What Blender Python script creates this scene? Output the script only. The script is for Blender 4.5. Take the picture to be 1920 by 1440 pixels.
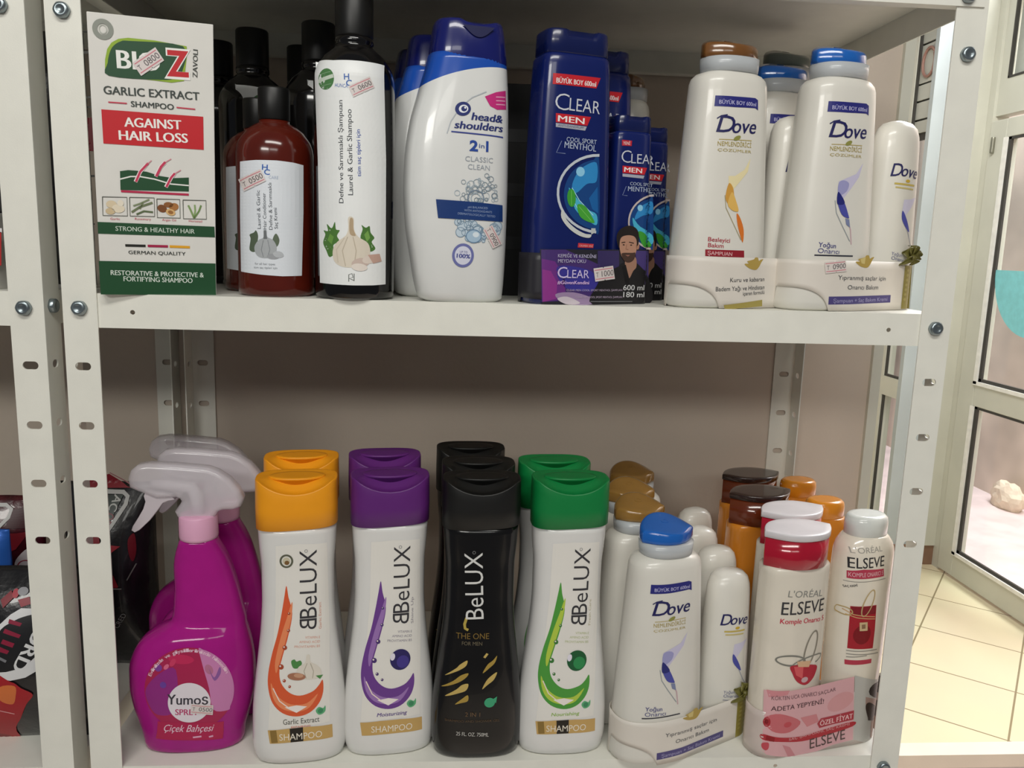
import bpy, bmesh, math, random
from mathutils import Vector, Matrix
from mathutils.geometry import tessellate_polygon
for o in list(bpy.data.objects): bpy.data.objects.remove(o)
SC = bpy.context.scene; COL = SC.collection
R = math.radians
# ---------------------------------------------------------------- camera
cd = bpy.data.cameras.new('camera'); cam = bpy.data.objects.new('camera', cd); COL.objects.link(cam); SC.camera = cam
cd.sensor_fit = 'HORIZONTAL'; cd.sensor_width = 36; cd.lens = 1528/1920*36; cd.clip_start = 0.02; cd.clip_end = 60
_y, _p, _r = 0.0718, 0.1677, 0.0303
_f = Vector((math.sin(_y)*math.cos(_p), math.cos(_y)*math.cos(_p), -math.sin(_p))); _h = Vector((math.cos(_y), -math.sin(_y), 0)); _u = _h.cross(_f)
_rt = math.cos(_r)*_h + math.sin(_r)*_u; _up = -math.sin(_r)*_h + math.cos(_r)*_u
cam.matrix_world = Matrix(((_rt.x, _up.x, -_f.x, 0.3037), (_rt.y, _up.y, -_f.y, -0.6835), (_rt.z, _up.z, -_f.z, 0.0579), (0, 0, 0, 1)))
# ---------------------------------------------------------------- light
SC.view_settings.view_transform = 'Standard'; SC.view_settings.look = 'None'; SC.view_settings.gamma = 1; SC.view_settings.use_curve_mapping = False
SC.view_settings.exposure = 0.0
wd = bpy.data.worlds.new('world'); SC.world = wd; wd.use_nodes = True
wn = wd.node_tree.nodes['Background']; wn.inputs[0].default_value = (0.86, 0.90, 1.0, 1); wn.inputs[1].default_value = 0.10
def area(name, loc, target, sx, sy, power, color):
    l = bpy.data.lights.new(name, 'AREA'); l.shape = 'RECTANGLE'; l.size = sx; l.size_y = sy; l.energy = power; l.color = color
    o = bpy.data.objects.new(name, l); COL.objects.link(o); o.location = loc
    o.rotation_euler = (Vector(target)-Vector(loc)).to_track_quat('-Z', 'Y').to_euler(); return o
area('ceiling_tube_light', (0.35, -1.25, 1.25), (0.40, 0.1, -0.1), 1.3, 0.25, 16.5, (1.0, 0.98, 0.92))
area('ceiling_tube_light', (-0.9, -3.3, 1.25), (0.4, 0.1, -0.2), 1.4, 0.35, 30, (1.0, 0.98, 0.92))
area('ceiling_tube_light', (0.7, -3.5, 1.25), (0.4, 0.1, -0.2), 1.4, 0.35, 9, (1.0, 0.98, 0.92))
area('entrance_fill_light', (1.7, 1.7, 1.3), (1.9, 2.1, -1.3), 0.9, 0.9, 32, (1.0, 0.98, 0.93))  # added fill light, no known lamp here; brightens door wall and floor
area('street_daylight', (3.2, 2.6, 2.6), (3.2, 3.0, -1.2), 1.0, 4.0, 290, (0.96, 0.97, 1.0))
# ---------------------------------------------------------------- materials
def lin(h):
    h = h.lstrip('#'); v = [int(h[i:i+2], 16)/255 for i in (0, 2, 4)]
    return tuple((c/12.92 if c <= 0.04045 else ((c+0.055)/1.055)**2.4) for c in v) + (1,)
MATS = {}
def mat(name, col, rough=0.45, metal=0.0, trans=0.0, alpha=1.0, var=0.05, scale=40, bump=0.0, bscale=200, spec=0.5, coat=0.0, sss=0.0, ior=1.45, emit=0.0):
    if name in MATS: return MATS[name]
    m = bpy.data.materials.new(name); m.use_nodes = True; nt = m.node_tree; b = nt.nodes['Principled BSDF']
    c = lin(col); tc = nt.nodes.new('ShaderNodeTexCoord'); nz = nt.nodes.new('ShaderNodeTexNoise'); nz.inputs['Scale'].default_value = scale
    nt.links.new(tc.outputs['Object'], nz.inputs['Vector'])
    rp = nt.nodes.new('ShaderNodeValToRGB'); rp.color_ramp.elements[0].color = tuple(x*(1-var) for x in c[:3])+(1,); rp.color_ramp.elements[1].color = tuple(min(1, x*(1+var)) for x in c[:3])+(1,)
    rp.color_ramp.elements[0].position = 0.35; rp.color_ramp.elements[1].position = 0.65
    nt.links.new(nz.outputs['Fac'], rp.inputs['Fac']); nt.links.new(rp.outputs['Color'], b.inputs['Base Color'])
    b.inputs['Roughness'].default_value = rough; b.inputs['Metallic'].default_value = metal; b.inputs['Alpha'].default_value = alpha
    b.inputs['Transmission Weight'].default_value = trans; b.inputs['Specular IOR Level'].default_value = spec; b.inputs['Coat Weight'].default_value = coat; b.inputs['IOR'].default_value = ior
    if sss: b.inputs['Subsurface Weight'].default_value = sss; b.inputs['Subsurface Radius'].default_value = (.02, .02, .02); b.inputs['Subsurface Scale'].default_value = .3
    if bump:
        n2 = nt.nodes.new('ShaderNodeTexNoise'); n2.inputs['Scale'].default_value = bscale; n2.inputs['Detail'].default_value = 4; nt.links.new(tc.outputs['Object'], n2.inputs['Vector'])
        bp = nt.nodes.new('ShaderNodeBump'); bp.inputs['Strength'].default_value = bump; bp.inputs['Distance'].default_value = 0.002
        nt.links.new(n2.outputs['Fac'], bp.inputs['Height']); nt.links.new(bp.outputs['Normal'], b.inputs['Normal'])
    MATS[name] = m; return m
def ink(h): return mat('print_'+h[1:], h, rough=0.38, var=0.01)
# ---------------------------------------------------------------- objects
def obj(name, me, parent=None, m=None, loc=None, smooth=False):
    if isinstance(me, bmesh.types.BMesh):
        b = me; me = bpy.data.meshes.new(name); bmesh.ops.recalc_face_normals(b, faces=b.faces); b.to_mesh(me); b.free()
    o = bpy.data.objects.new(name, me); COL.objects.link(o)
    if m is not None:
        for q in (m if isinstance(m, (list, tuple)) else [m]): me.materials.append(q)
    if parent is not None: o.parent = parent
    if loc: o.location = loc
    if smooth:
        for p in me.polygons: p.use_smooth = True
    return o
def thing(name, label, cat, loc=(0, 0, 0), rz=0, group=None):
    o = bpy.data.objects.new(name, None); COL.objects.link(o); o.empty_display_size = 0.02; o.location = loc; o.rotation_euler = (0, 0, R(rz))
    o['label'] = label; o['category'] = cat
    if group: o['group'] = group
    return o
def copy_tree(o, parent=None):
    c = o.copy(); COL.objects.link(c); c.parent = parent
    for ch in list(o.children): copy_tree(ch, c)
    return c
def place(root, loc, rz, label=None, group=None):
    c = copy_tree(root); c.location = loc; c.rotation_euler = (0, 0, R(rz))
    if label: c['label'] = label
    if group: c['group'] = group
    return c
def struct(name, me, m, **k):
    o = obj(name, me, None, m, **k); o['kind'] = 'structure'; return o
def box(bm, x0, x1, y0, y1, z0, z1, mi=0):
    v = [bm.verts.new(p) for p in ((x0, y0, z0), (x1, y0, z0), (x1, y1, z0), (x0, y1, z0), (x0, y0, z1), (x1, y0, z1), (x1, y1, z1), (x0, y1, z1))]
    for f in ((0, 3, 2, 1), (4, 5, 6, 7), (0, 1, 5, 4), (1, 2, 6, 5), (2, 3, 7, 6), (3, 0, 4, 7)):
        bm.faces.new([v[i] for i in f]).material_index = mi
    return bm
def NB(): return bmesh.new()
def bev(o, w, seg=2):
    md = o.modifiers.new('bevel', 'BEVEL'); md.width = w; md.segments = seg; md.limit_method = 'ANGLE'; return o
def rings(bm, rs, cap0=True, cap1=True, mi=0):
    """rs: list of rings of 3-D points"""
    V = [[bm.verts.new(p) for p in r] for r in rs]; n = len(V[0])
    for a, b in zip(V, V[1:]):
        for i in range(n):
            j = (i+1) % n; bm.faces.new((a[i], a[j], b[j], b[i])).material_index = mi
    if cap0: bm.faces.new(V[0][::-1]).material_index = mi
    if cap1: bm.faces.new(V[-1]).material_index = mi
    return V
def lathe(rows, seg=40, cx=0, cy=0, sy=1.0):
    bm = NB(); rings(bm, [[(cx+r*math.cos(2*math.pi*k/seg), cy+r*sy*math.sin(2*math.pi*k/seg), z) for k in range(seg)] for r, z in rows]); return bm
def tube(bm, pts, r, seg=8, mi=0):
    pts = [Vector(p) for p in pts]; RS = []
    for i, p in enumerate(pts):
        d = (pts[min(i+1, len(pts)-1)]-pts[max(i-1, 0)]).normalized(); a = d.cross(Vector((0, 0, 1)) if abs(d.z) < .9 else Vector((1, 0, 0))).normalized(); b = d.cross(a)
        rr = r[i] if isinstance(r, (list, tuple)) else r
        RS.append([p+a*rr*math.cos(2*math.pi*k/seg)+b*rr*math.sin(2*math.pi*k/seg) for k in range(seg)])
    rings(bm, RS, mi=mi); return bm
def extrude2d(outer, holes, thick, bevel=0.0):
    """flat plate in the xy plane of the curve, with holes; returns a mesh"""
    cu = bpy.data.curves.new('plate', 'CURVE'); cu.dimensions = '2D'; cu.fill_mode = 'BOTH'; cu.extrude = thick/2; cu.bevel_depth = bevel; cu.bevel_resolution = 3
    for P in [outer]+list(holes):
        s = cu.splines.new('POLY'); s.points.add(len(P)-1); s.use_cyclic_u = True
        for q, p in zip(s.points, P): q.co = (p[0], p[1], 0, 1)
    o = bpy.data.objects.new('plate', cu); COL.objects.link(o); dg = bpy.context.evaluated_depsgraph_get(); me = bpy.data.meshes.new_from_object(o.evaluated_get(dg))
    bpy.data.objects.remove(o); bpy.data.curves.remove(cu); return me
def remap(me, fn):
    for v in me.vertices: v.co = fn(v.co)
    return me
# ---------------------------------------------------------------- shapes of the goods (mm)
# profile rows: height, half width, half depth, sideways offset
PROF = {
 'belux': dict(n=2.7, rows=[(0,36,19,0),(2.5,39.5,22,0),(20,42.5,24,0),(45,42,24,0),(78,39,23.5,0),(105,35.8,22.5,0),(131,33,22,0),(158,31.6,21.5,0),(183,31.6,21.5,0),(205,33.2,22,0),(224,34.2,22.6,0)]),
 'dove': dict(n=2.5, rows=[(0,42,23,0),(2.5,45.3,26.5,0),(40,43.5,27,0),(80,41.4,26,0),(110,39.6,25,0),(150,37,24,0),(180,35.2,23,0),(188,34.6,22.4,0),(192,33.2,21.5,0),(195.5,29.6,19.4,0),(197,25.4,17.6,0),(197.6,24,16.5,0)]),
 'dove_small': dict(n=2.3, rows=[(0,23,15,0),(3,26,18,0),(34,25.8,18,0),(80,24.6,17.4,0),(120,23.2,16.6,0),(146,22,15.8,0),(156,21,15,0),(163,18.6,13.4,0),(167.5,14,10,0),(169.8,7,5,0),(170.2,4,3,0)]),
 'hands': dict(n=3.0, rows=[(0,31,18,-1),(3,36,21,-2),(40,40.6,26,-5),(65,42.6,27,-6.7),(92,43.4,27.5,-7.4),(115,43.0,27,-7.2),(142,41.2,26,-5.8),(170,37,25,-2.6),(194,32.6,23.5,0),(199,31.8,23,0.4)]),
 'clear_big': dict(n=4.6, rows=[(0,33,19,0),(3,36,21,0),(60,35.5,21,0),(130,33.5,20.5,0),(190,31,20,0),(201,30,19.5,0),(204,28,18,0)]),
 'clear_small': dict(n=4.6, rows=[(0,17,12.5,0),(2.5,19.5,14,0),(60,19.2,14,0),(110,18.6,13.6,0),(146,18,13.4,0),(148.5,17,12.6,0)]),
 'tall': dict(n=2.0, rows=[(0,29,29,0),(3,33,33,0),(90,33,33,0),(176,33,33,0),(186,30.5,30.5,0),(195,25,25,0),(201,18,18,0),(204,14.5,14.5,0),(206,15.6,15.6,0),(210,15.6,15.6,0),(211,13.6,13.6,0)]),
 'jar': dict(n=2.0, rows=[(0,29,29,0),(3,31.8,31.8,0),(60,31.8,31.8,0),(118,31.8,31.8,0),(128,29.5,29.5,0),(136,24,24,0),(141,17,17,0),(143,12.5,12.5,0),(145,12.5,12.5,0)]),
 'elseve': dict(n=2.6, rows=[(0,32,17,0),(3,35.3,20,0),(60,35.3,20.4,0),(130,35,20.4,0),(186,34.4,20.2,0),(187.5,33,19.4,0)]),
 'tube': dict(n=2.3, rows=[(0,21,17,0),(3,24,19,0),(40,27.4,20,0),(90,30,21,0),(160,30.8,21.5,0),(192,30.4,21,0),(202,28,19.6,0),(208,23.5,17.4,0),(210,21,16,0)]),
 'spray': dict(n=2.6, rows=[(0,41,21,0),(3,44.5,24,0),(18,47,25.5,0),(27,49.5,26,0),(45,54,27,0),(62,56,27.6,0),(80,55.6,27.4,0),(98,51.5,26,2),(108,46.5,25,5),(115,41,22.5,9),(119.5,36,18.4,13),(124,33,17,16),(150,28.6,17,15),(178,24.6,16.5,11.5),(190,20.8,15.5,10),(198,17.3,15,9),(203,15,14,9)]),
}
def _slopes(xs, ys):
    n = len(xs); d = [(ys[i+1]-ys[i])/(xs[i+1]-xs[i]) for i in range(n-1)]
    m = [d[0]] + [0.0]*(n-2) + [d[-1]]
    for i in range(1, n-1):
        m[i] = 0.0 if d[i-1]*d[i] <= 0 else 2*d[i-1]*d[i]/(d[i-1]+d[i])
    return m
_TAB = {}
def section(kind, z):
    """half width, half depth, offset of a body at height z (mm)"""
    if kind not in _TAB:
        r = PROF[kind]['rows']; xs = [q[0] for q in r]
        _TAB[kind] = (xs, [([q[k] for q in r], _slopes(xs, [q[k] for q in r])) for k in (1, 2, 3)])
    xs, cols = _TAB[kind]
    z = min(max(z, xs[0]), xs[-1]); i = 0
    while i < len(xs)-2 and z > xs[i+1]: i += 1
    h = xs[i+1]-xs[i]; t = (z-xs[i])/h; out = []
    for ys, ms in cols:
        out.append((2*t**3-3*t*t+1)*ys[i] + (t**3-2*t*t+t)*h*ms[i] + (3*t*t-2*t**3)*ys[i+1] + (t**3-t*t)*h*ms[i+1])
    return out
def front(kind, x, z):
    """depth of the front skin (mm, negative towards the viewer)"""
    if kind.startswith('flat'): return -float(kind[4:])
    if kind in BAND: return band_front(kind, x)
    a, b, c = section(kind, z); n = PROF[kind]['n']
    t = min(abs((x-c)/a), 0.985)
    return -b*(1-t**n)**(1/n)
def ring(a, b, n, cx=0, cy=0, seg=48):
    out = []
    for k in range(seg):
        t = 2*math.pi*k/seg; c, s = math.cos(t), math.sin(t)
        out.append((cx + a*math.copysign(abs(c)**(2/n), c), cy + b*math.copysign(abs(s)**(2/n), s)))
    return out
def hull(pts):
    pts = sorted(set((round(p[0],3), round(p[1],3)) for p in pts))
    def half(ps):
        o = []
        for p in ps:
            while len(o) >= 2 and (o[-1][0]-o[-2][0])*(p[1]-o[-2][1])-(o[-1][1]-o[-2][1])*(p[0]-o[-2][0]) <= 0: o.pop()
            o.append(p)
        return o
    lo = half(pts); up = half(pts[::-1])
    return lo[:-1]+up[:-1]
# card bands around two bottles: (half width, half depth, exponent, centre x, centre y) of both
BAND = {'band_dove': [(44.8,27.6,2.5,0,0),(26.4,18.4,2.3,76,4)],
        'band_clear': [(36.6,21.8,4.6,0,0),(20.1,14.8,4.6,60,4)],
        'band_elseve': [(36,21,2.6,0,0),(28,20.4,2.3,75.7,-4.5)]}
_BH = {}
def band_path(k):
    if k not in _BH:
        P = []
        for a, b, n, cx, cy in BAND[k]: P += ring(a, b, n, cx, cy, 96)
        _BH[k] = hull(P)
    return _BH[k]
def band_front(k, x):
    P = band_path(k); best = None
    for i in range(len(P)):
        p, q = P[i], P[(i+1) % len(P)]
        if q[0] > p[0] and p[0] <= x <= q[0]:
            return p[1] + (q[1]-p[1])*(x-p[0])/(q[0]-p[0])
    return max(min(P[0][1], 0), -5) if x < P[0][0] else 0.0

# ---------------------------------------------------------------- printing on surfaces
_TX = {}
def text_tris(s, bold):
    k = (s, round(bold, 3))
    if k in _TX: return _TX[k]
    cu = bpy.data.curves.new('t', 'FONT'); cu.body = s; cu.size = 1; cu.offset = bold if len(s) == 1 else min(bold, 0); cu.resolution_u = 3
    o = bpy.data.objects.new('t', cu); COL.objects.link(o); dg = bpy.context.evaluated_depsgraph_get(); me = bpy.data.meshes.new_from_object(o.evaluated_get(dg))
    me.calc_loop_triangles(); V = [(v.co.x, v.co.y) for v in me.vertices]; T = [tuple(t.vertices) for t in me.loop_triangles]
    bpy.data.objects.remove(o); bpy.data.curves.remove(cu)
    xs = [v[0] for v in V] or [0, 1]; _TX[k] = (V, T, min(xs), max(xs)); return _TX[k]
CAPH = 0.70
def cmd_tris(c):
    k = c[0]
    if k == 'p': P = c[3]; return P, tri(P)
    if k == 'q':
        A_ = c[3]; n = len(A_); P = []
        for i in range(n):
            a, b, d, e = A_[i-1], A_[i], A_[(i+1) % n], A_[(i+2) % n]
            for t in (0, .25, .5, .75): P.append(tuple(.5*(2*b[j]+(d[j]-a[j])*t+(2*a[j]-5*b[j]+4*d[j]-e[j])*t*t+(3*b[j]-a[j]-3*d[j]+e[j])*t**3) for j in (0, 1)))
        return P, tri(P)
    if k == 'e':
        cx, cy = c[3]; rx, ry, ro = c[4], c[5], R(c[6]); n = 28; P = []
        for i in range(n):
            t = 2*math.pi*i/n; x, y = rx*math.cos(t), ry*math.sin(t); P.append((cx+x*math.cos(ro)-y*math.sin(ro), cy+x*math.sin(ro)+y*math.cos(ro)))
        return P, tri(P)
    if k == 'r':
        w = c[3]; cx, cy = c[4]; rx, ry, ro, a0, a1 = c[5], c[6], R(c[7]), c[8], c[9]; n = max(8, int((a1-a0)/9)); P = []; T = []
        for i in range(n+1):
            t = R(a0+(a1-a0)*i/n)
            for q in (-w/2, w/2):
                x, y = (rx+q)*math.cos(t), (ry+q)*math.sin(t); P.append((cx+x*math.cos(ro)-y*math.sin(ro), cy+x*math.sin(ro)+y*math.cos(ro)))
        for i in range(n): T += [(2*i, 2*i+1, 2*i+3), (2*i, 2*i+3, 2*i+2)]
        return P, T
    if k == 's':
        w = c[3]; L = c[4]; P = []; T = []
        for i, p in enumerate(L):
            a = L[max(i-1, 0)]; b = L[min(i+1, len(L)-1)]; dx, dy = b[0]-a[0], b[1]-a[1]; n = math.hypot(dx, dy) or 1; nx, ny = -dy/n*w/2, dx/n*w/2
            P += [(p[0]+nx, p[1]+ny), (p[0]-nx, p[1]-ny)]
        for i in range(len(L)-1): T += [(2*i, 2*i+1, 2*i+3), (2*i, 2*i+3, 2*i+2)]
        return P, T
    if k == 't':
        s, p1, p2, h, sh, b = c[3:9]; flip = s.startswith('|'); s = s.lstrip('|')
        V, T, x0, x1 = text_tris(s, b); L = math.hypot(p2[0]-p1[0], p2[1]-p1[1]); ux, uy = (p2[0]-p1[0])/L, (p2[1]-p1[1])/L; vx, vy = -uy, ux
        if flip: vx, vy = -vx, -vy
        kx = L/max(x1-x0, 1e-6); kz = h/CAPH; P = []; x0 -= c[9] if len(c) > 9 else 0
        for x, y in V:
            X = (x-x0)*kx+sh*y*kz; Z = y*kz; P.append((p1[0]+ux*X+vx*Z, p1[1]+uy*X+vy*Z))
        return P, T
def tri(P):
    return [tuple(t) for t in tessellate_polygon([[Vector((p[0], p[1], 0)) for p in P]])]
def printed(name, cmds, fn, parent, step=4.0, lift=0.16, gap=0.07, swap=None):
    """one mesh with all the print of a surface; cmds in mm, fn(x, z) -> depth in mm"""
    bm = NB(); mats = []; idx = {}
    full = []
    for c in cmds:
        full.append(c)
        if c[0] == 't' and c[8] > .003 and len(c[3]) > 1:        # bold lettering: further strokes slightly to either side
            for q, dx in enumerate((-c[8], c[8])): full.append(c[:2]+(c[2]+.2+.2*q,)+c[3:9]+(dx,))
    for c in full:
        col = c[1]
        if swap and col in swap: col = swap[col]
        if col not in idx: idx[col] = len(mats); mats.append(ink(col))
        P, T = cmd_tris(c); b2 = NB(); vs = [b2.verts.new((p[0], p[1], 0)) for p in P]
        for t in T:
            try: b2.faces.new([vs[i] for i in t])
            except ValueError: pass
        for _ in range(6):
            long = [e for e in b2.edges if e.calc_length() > step]
            if not long: break
            bmesh.ops.subdivide_edges(b2, edges=long, cuts=1); bmesh.ops.triangulate(b2, faces=[f for f in b2.faces if len(f.verts) > 3])
        off = lift+gap*c[2]; mp = {}
        for v in b2.verts: mp[v] = bm.verts.new((v.co.x/1000, (fn(v.co.x, v.co.y)-off)/1000, v.co.y/1000))
        for f in b2.faces:
            try: bm.faces.new([mp[v] for v in f.verts]).material_index = idx[col]
            except ValueError: pass
        b2.free()
    for f in bm.faces:
        f.normal_update()
        if f.normal.y > 0: f.normal_flip()
    me = bpy.data.meshes.new(name); bm.to_mesh(me); bm.free(); return obj(name, me, parent, mats)
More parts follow.
